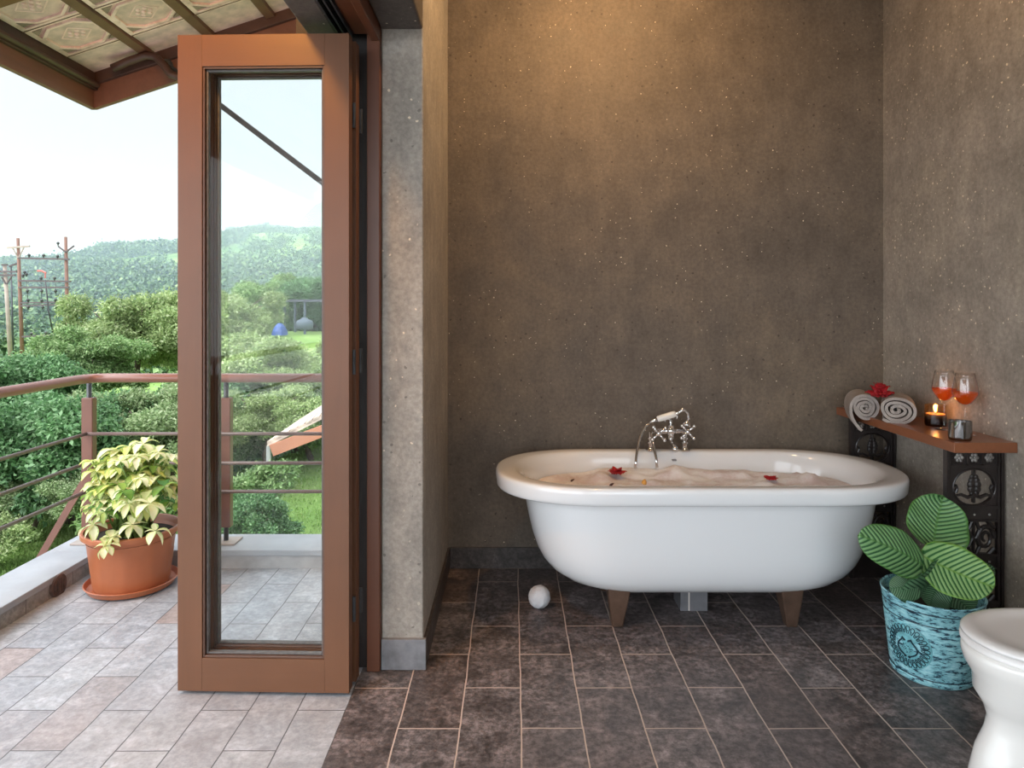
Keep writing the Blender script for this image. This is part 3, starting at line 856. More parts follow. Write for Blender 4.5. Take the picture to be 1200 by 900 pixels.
petals('flower', 'red flower floating on the foam at the left of the bathtub', (f1.x, 3.0, .525), .042, 6, M['red'], 5, lift=.7)
f2 = at(903, 560, 2.93)
petals('flower', 'red petals floating on the foam at the right of the bathtub', (f2.x, 2.93, .518), .034, 5, M['red'], 9, lift=.2)
def petal(label, px, py, d, r, mat, rot):
    c = at(px, py, d); b = MB()
    dv = Vector((math.cos(rot), math.sin(rot), .5)).normalized()
    vs, uv, fs = leaf_geo(c - dv*r, c + dv*r, Vector((-math.sin(rot), math.cos(rot), .4)), r*.6, -.3, .4, 6, 5, .6)
    b.add(vs, fs); o = b.build('petal', mat, smooth=True); m = o.modifiers.new('s', 'SOLIDIFY'); m.thickness = .0015
    tag(o, label, 'petal')
petal('yellow orange petal on the foam near the front rim of the bathtub', 755, 565, 2.70, .016, M['orange_petal'], 1.2)
petal('dark petal on the foam near the front rim, below the red flower', 717, 568, 2.67, .010, M['seed'], .3)
petal('dark petal at the left end of the foam in the bathtub', 671, 563, 2.76, .009, M['seed'], .1)

# grey tiled block under the tub
b = MB(); b.box(.690, .722, 2.83, 2.95, 0, .12, 0); b.box(.722, .728, 2.832, 2.95, 0, .119, 1); b.box(.728, .80, 2.83, 2.95, 0, .12, 0)
tag(b.build('tiled_block', [M['tileblock'], M['grout']]), 'small grey tiled block on the floor beneath the bathtub', 'block')
# white puff
b = MB(); c = at(632, 702, 2.86); c.z = .0455; b.ball(c, .0455, nu=40, nv=28)
o = b.build('bath_puff', M['ball'], smooth=True)
for v in o.data.vertices:
    q = v.co - c; v.co = c + q*(1 + .045*mnoise.noise(q*90))
tag(o, 'small round white puff on the floor tiles by the bathtub', 'bath puff')

# ================================================================== TAP
TD = 3.19
def tp(px, py, dd=0): return at(px, py, TD+dd)
tap = thing('bath_mixer', 'chrome telephone style bath mixer with cross handles on the tub rim', 'tap', (tp(786,520).x, TD, .583))
b = MB(); b.tube([tp(765,505), tp(770,505), tp(771,505), tp(800,505), tp(801,505), tp(808,505)], [.010,.010,.014,.014,.010,.010], 16)
b.ball(tp(786,505), .024, nu=20, nv=12); b.tube([tp(786,498), tp(786,514)], .017, 16)
b.build('tap_body', M['chrome'], tap, smooth=True)
b = MB(); b.tube([tp(786,512), tp(786,517,-.01), tp(788,521,-.035), tp(791,525,-.06), tp(791.5,529,-.07)], [.011,.011,.011,.012,.014], 14)
b.build('spout', M['chrome'], tap, smooth=True)
for px in (762.5, 802.5):
    b = MB(); top = tp(px, 506)
    b.tube([top, Vector((top.x, TD, .66)), Vector((top.x, TD, .60))], .011, 14)
    for z in (.640, .620): b.tube([(top.x, TD, z-.004), (top.x, TD, z+.004)], .017, 18)
    b.lathe([(.024,.5815),(.024,.588),(.016,.596),(.012,.602)], (top.x, TD, 0), 24)
    b.build('leg', M['chrome'], tap, smooth=True, angle=40)
for (px, py, rot) in ((772,508,.7),(806,506,.75)):
    c = tp(px, py, -.055); h = MB()
    h.tube([tp(px,py,0), c], [.009,.011], 12); h.ball(c, .013, nu=14, nv=10)
    for k in range(4):
        a_ = rot + k*PI/2
        d = Vector((math.cos(a_), -.1, math.sin(a_)))
        h.tube([c, c+d*.020, c+d*.036], [.0045,.005,.0055], 10); h.ball(c+d*.039, .0085, nu=12, nv=8)
    h.build('cross_handle', M['chrome'], tap, smooth=True)
b = MB(); b.tube([tp(786,500), tp(786,491)], [.008,.008], 12)
b.tube([tp(781,490,-.012), tp(786,492,-.0), tp(793,489,.012)], .005, 10)
b.tube([tp(779,494,-.02), tp(780,490,-.02)], .004, 8); b.tube([tp(793,491,-.02), tp(794,486,-.02)], .004, 8)
b.build('cradle', M['chrome'], tap, smooth=True)
hs = MB(); hs.tube([tp(769.5,491.5,-.02), tp(771,491,-.02), tp(776,489.6,-.02), tp(788,486,-.02), tp(791.5,485,-.02), tp(792.5,484.7,-.02)], [.008,.0135,.0155,.0155,.0135,.008], 18)
hsn = hs.build('handset', M['porcelain'], tap, smooth=True)
hs = MB(); hs.tube([tp(762,494.5,-.02), tp(765,493.5,-.02), tp(767,492.5,-.02), tp(770,491.5,-.02)], [.006,.011,.008,.012], 14)
hs.build('hose_nut', M['chrome'], hsn, smooth=True); hs = MB()
hs.tube([tp(791,485.4,-.02), tp(794,484,-.02), tp(797,482,-.02), tp(800,480,-.02), tp(803,481,-.02), tp(806,484,-.02), tp(807,489,-.02), tp(806.6,492.5,-.02)], [.012,.009,.009,.012,.007,.007,.008,.008], 14)
hs.tube([tp(806.6,492.5,-.02), tp(806.5,493,-.02), tp(805,497,-.02), tp(804.5,499,-.02)], [.008,.013,.021,.022], 18)
hs.build('handset_head', M['chrome'], hsn, smooth=True)
b = MB()
b.tube([tp(763,494,-.02), tp(757,499,-.03), tp(752,507,-.04), tp(748.5,518,-.055), tp(746.5,530,-.07), at(745.3,538,3.10), at(744.6,549,3.08)], .0065, 10)
b.build('hose', M['chrome'], tap, smooth=True)
b = MB()
b.tube([tp(763,505,-.01), tp(763.5,510,-.02), tp(765,518,-.045), tp(767,528,-.07), at(769,537,3.10), at(770,548,3.08)], .0065, 10)
b.build('hose', M['chrome'], tap, smooth=True)

# ================================================================== SHELF
SX0, SX1, SY0, SY1, ST, SB = 1.548, WX1, 2.42, BY, .768, .732
shelf = thing('corner_shelf', 'orange brown wooden corner shelf on two pierced dark carved legs', 'shelf', (1.66, 2.86, 0))
b = MB(); b.box(SX0, SX1-.001, SY0, SY1-.001, SB, ST); b.build('shelf_board', M['shelf'], shelf, bevel=.0025)
def panel(y0, th=.016):
    x0, x1 = 1.556, 1.762; b = MB(); LS = []; y1 = y0+th; H = SB
    # outer stiles with a groove and a bead, rails
    for (a, c) in ((x0, x0+.010), (x1-.010, x1)): b.box(a, c, y0-.003, y1+.003, 0, H)
    for (a, c) in ((x0+.013, x0+.022), (x1-.022, x1-.013)): b.box(a, c, y0, y1, 0, H)
    b.box(x0+.009, x0+.014, y0+.006, y1, 0, H); b.box(x1-.014, x1-.009, y0+.006, y1, 0, H)
    xi0, xi1 = x0+.022, x1-.022; w = xi1-xi0; xm = (xi0+xi1)/2
    def band(zt):      # rosette row, 3 squares
        zb = zt-.058
        b.box(xi0, xi1, y0+.007, y1, zb, zt)
        b.box(xi0, xi1, y0, y1, zt-.006, zt); b.box(xi0, xi1, y0, y1, zb, zb+.006)
        for k in range(4):
            x = xi0 + k*w/3; b.box(x-.003, x+.003, y0, y1, zb, zt)
        for k in range(3):
            x = xi0 + (k+.5)*w/3; z = (zt+zb)/2; L = MB(); LS.append(('rosette', L))
            for q in range(6):
                an = q*PI/3
                L.ball((x+.011*math.cos(an), y0+.005, z+.011*math.sin(an)), .0065, sy=.5, nu=8, nv=6)
            L.ball((x, y0+.003, z), .006, nu=8, nv=6)
        return zb
    def holed(zt, h, rx, rz, zc, n=48):       # square plate with an elliptical opening
        zb = zt-h; ring_o = []; ring_i = []
        for k in range(n):
            t = 2*PI*k/n; c_, s_ = math.cos(t), math.sin(t)
            ring_i.append((xm+rx*c_, zc+rz*s_))
            sc = min((w/2)/abs(c_) if abs(c_)>1e-6 else 9, ((zt-zc) if s_>0 else (zc-zb))/abs(s_) if abs(s_)>1e-6 else 9)
            ring_o.append((xm+sc*c_, zc+sc*s_))
        ya, yb = y0+.004, y1
        vs = [(x,ya,z) for x,z in ring_o]+[(x,ya,z) for x,z in ring_i]+[(x,yb,z) for x,z in ring_o]+[(x,yb,z) for x,z in ring_i]
        fs = []
        for k in range(n):
            j = (k+1)%n
            fs += [(k,j,n+j,n+k),(2*n+k,3*n+k,3*n+j,2*n+j),(n+k,n+j,3*n+j,3*n+k)]
        b.add(vs, fs)
        b.tube([(xm+(rx+.004)*math.cos(2*PI*k/32), ya, zc+(rz+.004)*math.sin(2*PI*k/32)) for k in range(32)], .004, 8, closed=True)
        return zb
    def urn(zt, h):
        zc = zt-h*.52; r = w*.45
        zb = holed(zt, h, r, h*.42, zc)
        ym = (y0+y1)/2
        for i, (dz, rr) in enumerate(((.050,.010),(.038,.014),(.024,.019),(.010,.023),(-.006,.022),(-.020,.016))):
            for dx in ((-.5,.5) if rr > .012 else (0,)):
                b.ball((xm+dx*rr, ym-.002, zc+dz), rr*.62, sy=.6, nu=10, nv=7)
        b.box(xm-.004, xm+.004, y0+.003, y1, zc-.055, zc+.065)
        for sg in (-1, 1):
            b.tube([(xm, ym, zc-.030), (xm+sg*.022, ym, zc-.036), (xm+sg*.044, ym, zc-.026), (xm+sg*.066, ym, zc-.030)], [.006,.007,.006,.004], 8)
            b.tube([(xm+sg*.066, ym, zc-.02), (xm+sg*.060, ym, zc-.004), (xm+sg*.066, ym, zc+.008)], .006, 8)
        b.box(xi0, xi1, y0, y1, zb, zb+.007)
        return zb
    def studs(zt):
        zb = zt-.050; b.box(xi0, xi1, y0+.004, y1, zb, zt)
        b.box(xi0, xi1, y0, y1, zt-.005, zt); b.box(xi0, xi1, y0, y1, zb, zb+.005)
        for k in range(3): L = MB(); LS.append(('stud', L)); L.ball((xi0+(k+.5)*w/3, y0+.004, (zt+zb)/2), .0045, nu=8, nv=6)
        return zb
    def scrolls(zt, h):
        zb = zt-h; ym = (y0+y1)/2
        for sg in (-1, 1):
            pts = []
            for k in range(26):
                t = k/25; an = t*3.4*PI; rr = .034*(1-t*.75)
                pts.append((xm+sg*(.041+rr*math.cos(an)*.95), ym, zt-h*.5+rr*1.35*math.sin(an)))
            b.tube(pts, [.009-.004*k/25 for k in range(26)], 8)
            b.tube([(xm+sg*.008, ym, zt), (xm+sg*.020, ym, zt-h*.25), (xm+sg*.006, ym, zt-h*.5), (xm+sg*.020, ym, zt-h*.75), (xm+sg*.008, ym, zb)], .007, 8)
            b.tube([(xm+sg*.05, ym, zt), (xm+sg*.072, ym, zt-h*.2)], .008, 8); b.tube([(xm+sg*.05, ym, zb), (xm+sg*.072, ym, zb+h*.2)], .008, 8)
        b.box(xm-.003, xm+.003, y0+.004, y1, zb, zt)
        b.box(xi0, xi1, y0, y1, zb, zb+.006)
        return zb
    z = band(H); z = urn(z, .150); z = studs(z); z = scrolls(z, .120); z = studs(z); z = scrolls(z, .120)
    z = studs(z)
    if z > .02: b.box(xi0, xi1, y0+.004, y1, 0, z)
    return b, LS
for y0 in (2.476, 3.176):
    b, LS = panel(y0)
    lo = b.build('carved_leg', M['iron'], shelf)
    for nm, L in LS: L.build(nm, M['iron_light'], lo, smooth=True)

# ---- rolled towels
def towel(name, label, c, rx, rz, length, yaw, turns=3.6, flip=1, start=0, seed=1, flap=False, gap=.0105):
    random.seed(seed)
    root = thing(name, label, 'towel', (c[0], c[1], ST), 0, 'rolled towels on the shelf')
    b = MB(); N = int(turns*40); th = .0118
    ax = Vector((math.sin(yaw), math.cos(yaw), 0)); rt = Vector((math.cos(yaw), -math.sin(yaw), 0))
    cen = Vector(c)
    pts = []
    for i in range(N+1):
        t = i/N; an = start + flip*t*turns*2*PI
        s = (1 - t*.93)
        wob = 1 + .05*math.sin(an*1.7+seed) + .03*math.sin(an*3.1)
        pts.append((rx*s*math.cos(an)*wob if t>.12 else rx*s*math.cos(an), rz*s*math.sin(an)*wob if t>.12 else rz*s*math.sin(an)))
    if flap:
        ex = pts[0]
        pre = [(-.012,-.100),(-.022,-.092),(-.036,-.074),(-.049,-.050),(-.056,-.024)]
        pts = [(p[0]*1.0, p[1]*1.0) for p in pre] + pts
    M_ = 7; n = len(pts)
    vs = []; fs = []
    for k in range(M_+1):
        y = -length/2 + length*k/M_
        for i, (x, z) in enumerate(pts):
            a = pts[max(i-1,0)]; c2 = pts[min(i+1,n-1)]
            tx, tz = c2[0]-a[0], c2[1]-a[1]; l = math.hypot(tx,tz) or 1
            nx, nz = -tz/l*th/2, tx/l*th/2
            yy = y + (.004*math.sin(i*.35+seed) + .006*(i/n) * (1 if k==0 else -1 if k==M_ else 0) )
            for sg in (-1,1):
                vs.append(cen + ax*yy + rt*(x+sg*nx) + Vector((0,0,z+sg*nz)))
    S = 2*n
    for k in range(M_):
        for i in range(n-1):
            a = k*S+2*i
            fs.append((a, a+2, a+2+S, a+S)); fs.append((a+1, a+1+S, a+3+S, a+3))
        fs.append((k*S, k*S+S, k*S+S+1, k*S+1)); e = k*S+2*(n-1); fs.append((e, e+1, e+1+S, e+S))
    for i in range(n-1):
        fs.append((2*i, 2*i+1, 2*i+3, 2*i+2)); a = M_*S+2*i; fs.append((a, a+2, a+3, a+1))
    b.add(vs, fs)
    b.build('towel_cloth', M['towel'], root, smooth=True, angle=60)
    return root
def tc_(px, py, d, yaw, ln):
    f_ = at(px, py, d); return f_ + Vector((math.sin(yaw), math.cos(yaw), 0))*ln/2
towel('rolled_towel', 'grey beige rolled towel at the left, its loose end hanging over the shelf edge',
      tc_(1014,478,2.99,.34,.20), .056, .056, .20, .34, 3.7, -1, PI, 3, flap=True)
towel('rolled_towel', 'grey beige rolled towel at the right, nearer the candles',
      tc_(1051,481,2.83,.50,.20), .072, .055, .20, .50, 3.6, 1, PI*1.25, 7)
fl = at(1031, 457, 2.93)
petals('red_flower', 'red ruffled flower lying between the two rolled towels', (fl.x, 2.93, fl.z-.022), .060, 16, M['red'], 14, layers=5, lift=1.1)

# ---- votive glasses and wine glasses
def glass_gradient(name, lo, hi, z0, z1, f0=.10):
    t = NT(name); tc = t.n('ShaderNodeTexCoord'); sp = t.n('ShaderNodeSeparateXYZ'); t.l(tc.outputs['Object'], sp.inputs[0])
    mr = t.n('ShaderNodeMapRange'); mr.inputs['From Min'].default_value = z0; mr.inputs['From Max'].default_value = z1
    t.l(sp.outputs[2], mr.inputs[0])
    c = t.mix(mr.outputs[0], lo, hi)
    tr = t.n('ShaderNodeBsdfTransparent'); t.l(c, tr.inputs[0])
    gl = t.n('ShaderNodeBsdfGlossy'); gl.inputs['Roughness'].default_value = .04
    mx = t.n('ShaderNodeMixShader'); t.l(schlick(t, f0, .9), mx.inputs[0]); t.l(tr.outputs[0], mx.inputs[1]); t.l(gl.outputs[0], mx.inputs[2])
    return t.done(mx)
M['votive_amber'] = glass_gradient('smoked_votive_glass', (.03,.025,.025), (.9,.75,.55), .015, .055)
M['votive_silver'] = glass_gradient('mirrored_votive_glass', (.02,.02,.022), (.55,.55,.56), .01, .05, .38)
def flame_mat():
    t = NT('candle_flame'); e = t.n('ShaderNodeEmission'); e.inputs[0].default_value = (1,.48,.12,1); e.inputs[1].default_value = 30
    return t.done(e)
M['flame'] = flame_mat()
M['glowwax'] = simple('candle_glow_wax', (.85,.50,.22), .4)  # candle glow put into the wax colour
def votive(label, x, y, r, h, mat, lit, group='votive candle glasses on the shelf'):
    root = thing('votive_candle', label, 'candle', (x, y, ST), 0, group)
    b = MB(); b.lathe([(r*.90,0),(r*.96,.003),(r,.012),(r,h),(r-.003,h),(r-.003,.012),(r*.86,.009)], (x,y,ST), 48)
    b.build('glass_cup', mat, root, smooth=True, angle=40)
    b = MB(); hw = h*(.60 if lit else .52)
    b.lathe([(r-.004,.011),(r-.004,hw-.002),(r*.6,hw-.004),(.002,hw-.005)], (x,y,ST), 32)
    w = b.build('wax', M['glowwax'] if lit else simple('dark_candle_wax', (.10,.095,.095), .4), root, smooth=True, angle=40)
    b = MB(); b.tube([(x,y,ST+hw-.006),(x+.001,y,ST+hw+.008)], .0011, 6); b.build('wick', M['wick'], w)
    if lit:
        b = MB(); b.lathe([(.0008,0),(.0045,.005),(.0055,.010),(.0040,.017),(.0018,.024),(.0004,.029)], (x,y,ST+hw+.004), 16)
        b.build('flame', M['flame'], root, smooth=True)
        ld = bpy.data.lights.new('candle_light', 'POINT'); ld.energy = .9; ld.color = (1,.50,.18); ld.shadow_soft_size = .006
        lo = bpy.data.objects.new('candle_light', ld); C.objects.link(lo); lo.location = (x, y, ST+hw+.020)
votive('lit amber candle in a smoked glass cup near the rolled towels', 1.700, 2.775, .0390, .084, M['votive_amber'], True)
votive('unlit candle in a silvery dark glass cup at the shelf corner', 1.606, 2.478, .0375, .068, M['votive_silver'], False)

M['wine_glass'] = thin_glass('clear_stemware', (.985,.985,.985), 0, 1.5, 1.8)
def drink_mat():
    t = NT('orange_red_drink'); 
    tr = t.n('ShaderNodeBsdfTransparent'); tr.inputs[0].default_value = (1,.30,.05,1)
    p = t.principled((.95,.24,.02), .1, 0, .5)
    tl = t.n('ShaderNodeBsdfTranslucent'); tl.inputs[0].default_value = (1,.34,.03,1)
    m1 = t.n('ShaderNodeMixShader'); m1.inputs[0].default_value = .5; t.l(p.outputs[0], m1.inputs[1]); t.l(tl.outputs[0], m1.inputs[2])
    m2 = t.n('ShaderNodeMixShader'); m2.inputs[0].default_value = .55; t.l(tr.outputs[0], m2.inputs[1]); t.l(m1.outputs[0], m2.inputs[2])
    return t.done(m2)
M['drink'] = drink_mat()
def wine(label, x, y):
    root = thing('wine_glass', label, 'wine glass', (x, y, ST), 0, 'wine glasses on the shelf')
    Z = ST
    b = MB()
    b.lathe([(.034,.0008),(.035,.002),(.022,.004),(.008,.008),(.0042,.014),(.0036,.03),(.0036,.095),(.0045,.103),(.009,.107),(.021,.118),(.033,.133),(.0425,.150),(.0435,.160),(.0415,.182),(.036,.207),(.0315,.230),
             (.0303,.230),(.0348,.207),(.0402,.182),(.0422,.160),(.0412,.151),(.0318,.1345),(.0198,.1195),(.006,.112)], (x,y,Z), 56)
    b.build('glass_body', M['wine_glass'], root, smooth=True)
    b = MB()
    b.lathe([(.0055,.1125),(.0192,.1200),(.0312,.1350),(.0406,.1514),(.0415,.159),(.02,.1586),(.002,.1586)], (x,y,Z), 48)
    b.build('drink', M['drink'], root, smooth=True, angle=50)
wine('wine glass of orange red drink farther back, beside the lit candle', 1.682, 2.69)
wine('wine glass of orange red drink nearer the front, behind the silvery candle', 1.688, 2.575)

# ================================================================== TEAL POT + CALATHEA
tx, ty = 1.435, 2.362
tpot = thing('potted_calathea', 'broad leaved striped green plant in a teal embossed pot beside the bathtub', 'plant', (tx, ty, 0))
b = MB()
b.lathe([(.122,0),(.126,.004),(.128,.012),(.1295,.022),(.1275,.025),(.1285,.030),(.1300,.034),(.148,.205),(.1470,.209),(.1485,.214),(.155,.268),(.158,.273),(.156,.277),(.150,.274),(.142,.22),(.10,.216)], (tx,ty,0), 96)
b.build('pot', M['teal'], tpot, smooth=True, angle=50)
b = MB()
for (zz, rr) in ((.0235,.1290),(.207,.1482),(.245,.1520)):
    b = MB(); b.tube([(tx+rr*math.cos(2*PI*k/72), ty+rr*math.sin(2*PI*k/72), zz) for k in range(72)], .0017, 6, closed=True)
    b.build('groove_line', M['teal_dark'], tpot)
b = MB(); b.lathe([(.140,.20),(.07,.222),(.01,.23)], (tx,ty,0), 32); b.build('soil', M['soil'], tpot)
# medallion, wrapped round the pot's side
MC_Z = .120
def wrap(u, v, out=.0):
    """u to the right, v up, in metres, on the pot's side facing the camera"""
    z = MC_Z + v; r = .130 + (z-.034)*.105 + out
    an = MA + u/r
    return (tx + r*math.cos(an), ty + r*math.sin(an), z)
MA = math.atan2(-ty, -tx) - R(30)
b = MB(); n = 40; vs = [wrap(0,0,.0032)]
for k in range(n):
    t = 2*PI*k/n; vs.append(wrap(.072*math.cos(t), .072*math.sin(t), .0032))
for k in range(n):
    t = 2*PI*k/n; vs.append(wrap(.075*math.cos(t), .075*math.sin(t), .0))
fs = [(0, 1+k, 1+(k+1)%n) for k in range(n)] + [(1+k, n+1+k, n+1+(k+1)%n, 1+(k+1)%n) for k in range(n)]
b.add(vs, fs); med = b.build('medallion', M['teal_plain'], tpot, smooth=True)
b = MB(); O = .0040; lw = .0014
for k in range(26):                   # scalloped loops round the rim
    t = 2*PI*k/26; r0, r1 = .044, .070
    dt = .095
    pts = [wrap(r0*math.cos(t-dt*.4), r0*math.sin(t-dt*.4), O), wrap((r1-.006)*math.cos(t-dt), (r1-.006)*math.sin(t-dt), O), wrap(r1*math.cos(t-dt*.5), r1*math.sin(t-dt*.5), O),
           wrap(r1*math.cos(t+dt*.5), r1*math.sin(t+dt*.5), O), wrap((r1-.006)*math.cos(t+dt), (r1-.006)*math.sin(t+dt), O), wrap(r0*math.cos(t+dt*.4), r0*math.sin(t+dt*.4), O)]
    b.tube(pts, lw, 5)
    b.ball(wrap(.054*math.cos(t), .054*math.sin(t), O), .0018, nu=6, nv=4)
for sg in (-1, 1):                    # open heart of two scrolls
    pts = []
    for k in range(30):
        s_ = k/29
        x = sg*(.003 + .031*math.sin(PI*s_**.8)*(1-.12*s_)); y = -.036 + .066*s_
        if s_ > .82: x = sg*(.016 - .012*math.sin((s_-.82)/.18*PI)); y = .026 - .010*math.sin((s_-.82)/.18*PI*.9)
        pts.append(wrap(x, y, O))
    b.tube(pts, .0024, 6)
    b.ball(wrap(sg*.007, -.036, O), .0042, nu=8, nv=6)
random.seed(2)
for k in range(40):
    t = random.uniform(0, 2*PI); r_ = math.sqrt(random.random())
    b.ball(wrap(.019*r_*math.cos(t), -.002+.022*r_*math.sin(t), O), .0012, nu=6, nv=4)
b.build('line_work', M['teal_dark'], med)

def big_leaf(B, T, halfw, side, mat, droop=.3, cup=.12, shape=.75, notch=True, seed=0):
    B = Vector(B); T = Vector(T); ax = T-B; L = ax.length; dn = ax.normalized()
    side = Vector(side); side = (side - dn*side.dot(dn)).normalized(); nr = side.cross(dn).normalized()
    nu, nv = 36, 25; vs = []; uv = []; fs = []; ed = []
    for i in range(nu+1):
        u = i/nu
        for j in range(nv):
            v = -1 + 2*j/(nv-1)
            # rounded heart-based blade outline
            w = halfw * max(0.0, 1-abs(2*(u**.88)-1)**2.35)**.55
            back = -.07*L*abs(v)**1.4*(1-u)**3            # lobes at the base
            p = B + ax*u + dn*back
            rip = .012*halfw*math.sin((u - .34*(abs(v)*w/halfw)**1.15)*2*PI*12.5)*(1-abs(v)**6)
            edge = .06*halfw*math.sin(u*13+seed+v)*abs(v)**3
            vs.append(p + side*w*v + nr*(droop*L*math.sin(PI*u)*.4 + cup*halfw*abs(v)**1.3*(1) + rip + edge))
            uv.append((u, .5+.5*v*w/halfw)); ed.append(abs(v))
    for i in range(nu):
        for j in range(nv-1):
            a = i*nv+j; fs.append((a, a+1, a+nv+1, a+nv))
    m = MB(); m.add(vs, fs)
    o = m.build('leaf', mat, tpot, smooth=True, uvs=uv)
    at_ = o.data.attributes.new('edge', 'FLOAT', 'POINT'); at_.data.foreach_set('value', ed)
    so = o.modifiers.new('s', 'SOLIDIFY'); so.thickness = .0009
    return o
def stalk(pts, r=.0035, mat='stem'):
    m = MB(); m.tube(pts, r, 8); m.build('stalk', M[mat], tpot, smooth=True)
root0 = Vector((tx, ty, .225))
# left leaf
big_leaf(at(1080,661,2.26), at(1007,627,2.22), .072, (.15,.35,.9), M['calathea'], .22, -.12, seed=1)
stalk([root0, at(1088,668,2.33), at(1078,659,2.26)], .003)
# upright leaf
big_leaf(at(1093,643,2.36), at(1104,584,2.46), .100, (1,-.05,.02), M['calathea'], -.10, .16, seed=2)
stalk([root0+Vector((.01,0,0)), at(1088,655,2.35), at(1090,638,2.36)], .0032)
# large bright leaf
big_leaf(at(1082,652,2.30), at(1165,688,2.20), .086, (.30,.50,.80), M['calathea_bright'], .20, -.10, seed=4)
stalk([root0+Vector((-.01,-.01,0)), at(1084,664,2.32), at(1082,652,2.30)], .003)
# darker lower leaves
big_leaf(at(1100,664,2.34), at(1056,699,2.25), .072, (.75,.25,.55), M['calathea_dark'], .25, -.12, seed=5)
big_leaf(at(1106,676,2.34), at(1138,716,2.26), .066, (.85,.45,.3), M['calathea_dark'], .25, -.12, seed=6)
big_leaf(at(1076,688,2.26), at(1043,690,2.26), .042, (.3,.6,.7), M['calathea_dark'], .25, -.12, seed=7)
big_leaf(at(1100,685,2.30), at(1090,712,2.26), .055, (1,.1,.1), M['calathea_dark'], .3, -.12, seed=8)
big_leaf(at(1122,660,2.42), at(1165,668,2.46), .045, (.2,.8,.6), M['calathea_dark'], .25, -.12, seed=9)
stalk([root0, at(1098,668,2.33)], .003, 'stemdk'); stalk([root0+Vector((.02,0,0)), at(1106,680,2.34)], .003, 'stemdk')

# ================================================================== TOILET
ToC = 1.70
toi = thing('toilet', 'white ceramic toilet with closed lid at the right edge', 'toilet', (1.35, ToC, 0))
def egg(xf, xb, hw, z, n=64, p=2.2):
    """egg outline: pointed front towards -x, broad back"""
    xf += .022 if z > .3 else -.004; xb += .02; hw *= .90; z = z*.975
    pts = []; xc = xf + (xb-xf)*.46
    for k in range(n):
        t = 2*PI*k/n; c_, s_ = math.cos(t), math.sin(t)
        rx = (xc-xf) if c_ < 0 else (xb-xc)
        e = 2/p
        pts.append((xc + rx*math.copysign(abs(c_)**e, c_), ToC + hw*math.copysign(abs(s_)**e, s_), z))
    return pts
b = MB()
pr = [(1.132,1.66,.118,0),(1.128,1.66,.122,.012),(1.130,1.66,.120,.05),(1.138,1.66,.112,.10),(1.152,1.66,.102,.16),(1.174,1.66,.098,.205),(1.182,1.66,.104,.235),(1.174,1.66,.122,.265),(1.154,1.66,.143,.30),(1.130,1.66,.160,.335),(1.110,1.66,.171,.37),(1.104,1.66,.174,.395),(1.106,1.66,.173,.408),(1.115,1.66,.168,.414),(1.16,1.60,.13,.414)]
b.loft([egg(*p) for p in pr]); b.build('bowl', M['porcelain'], toi, smooth=True)
b = MB()
b.loft([egg(1.114,1.575,.170,.4145), egg(1.106,1.577,.177,.418), egg(1.106,1.577,.177,.427), egg(1.112,1.575,.172,.431)]); b.build('seat', M['seat'], toi, smooth=True, angle=60)
b = MB()
b.loft([egg(1.116,1.575,.168,.4335), egg(1.108,1.578,.176,.436), egg(1.108,1.578,.176,.442), egg(1.114,1.574,.171,.4475), egg(1.128,1.565,.160,.450), egg(1.145,1.55,.146,.4495), egg(1.160,1.54,.134,.4455), egg(1.20,1.50,.10,.4445)])
b.build('lid', M['seat'], toi, smooth=True)
b = MB(); b.loft([egg(1.120,1.57,.165,.430), egg(1.120,1.57,.165,.4345)]); b.build('lid_gap_shade', M['shadowgap'], toi)  # dark sheet standing in for the shade between seat and lid
b = MB(); b.box(1.585, 1.765, ToC-.20, ToC+.20, .40, .78); b.box(1.575, 1.768, ToC-.21, ToC+.21, .782, .815)
b.build('cistern', M['porcelain'], toi, bevel=.015, seg=4)

# ================================================================== LANDSCAPE
def sstep(a, b_, x):
    t = min(1, max(0, (x-a)/(b_-a))); return t*t*(3-2*t)
def ground_z(x, y):
    rt = x/max(y, 4.0)
    z = -2.6 + .05*math.sin(x*.7+y*.3)
    z += 2.75*sstep(11, 30, y)*sstep(-.52, -.32, rt)*(1-sstep(45, 90, y))
    z -= 1.2*sstep(20, 60, y)*(1-sstep(-.52,-.32, rt))
    # main hill
    ridge = 30 + 7*mnoise.noise(Vector((x*.012, 3.1, 0))) + 3*mnoise.noise(Vector((x*.04, 7.7, 0))) + 9*sstep(-.50, -.25, rt) - 2.0*sstep(-.60,-.70,rt)
    z += ridge*sstep(80, 330, y)
    if y > 60: z += 2.0*mnoise.noise(Vector((x*.03, y*.03, 2)))*sstep(60,120,y)
    z -= 60*sstep(345, 520, y)
    return z
ys = []; y = 3.9
while y < 520: ys.append(y); y *= 1.035
b = MB(); nx = 110
vs = []; fs = []
for y in ys:
    w = max(y, 9)
    for i in range(nx+1):
        x = w*(-1.5 + 2.6*i/nx)
        vs.append((x, y, ground_z(x, y)))
for j in range(len(ys)-1):
    for i in range(nx):
        a = j*(nx+1)+i; fs.append((a, a+1, a+nx+2, a+nx+1))
b.add(vs, fs, 0)
b.mi = [0 if ys[k//nx] < 70 else 1 for k in range(len(fs))]
b.add([(-30,-25,-2.6),(12,-25,-2.6),(12,3.9,-2.6),(-30,3.9,-2.6)], [(0,1,2,3)], 2)  # unseen ground plane, grey to keep green bounce off the soffit
o = b.build('ground_meadow', [M['ground'], M['hill'], M['bounce_grey']], smooth=True)
tag(o, 'green sloping lawn and hazy wooded hillside beyond the balcony', 'ground', None, 'structure')
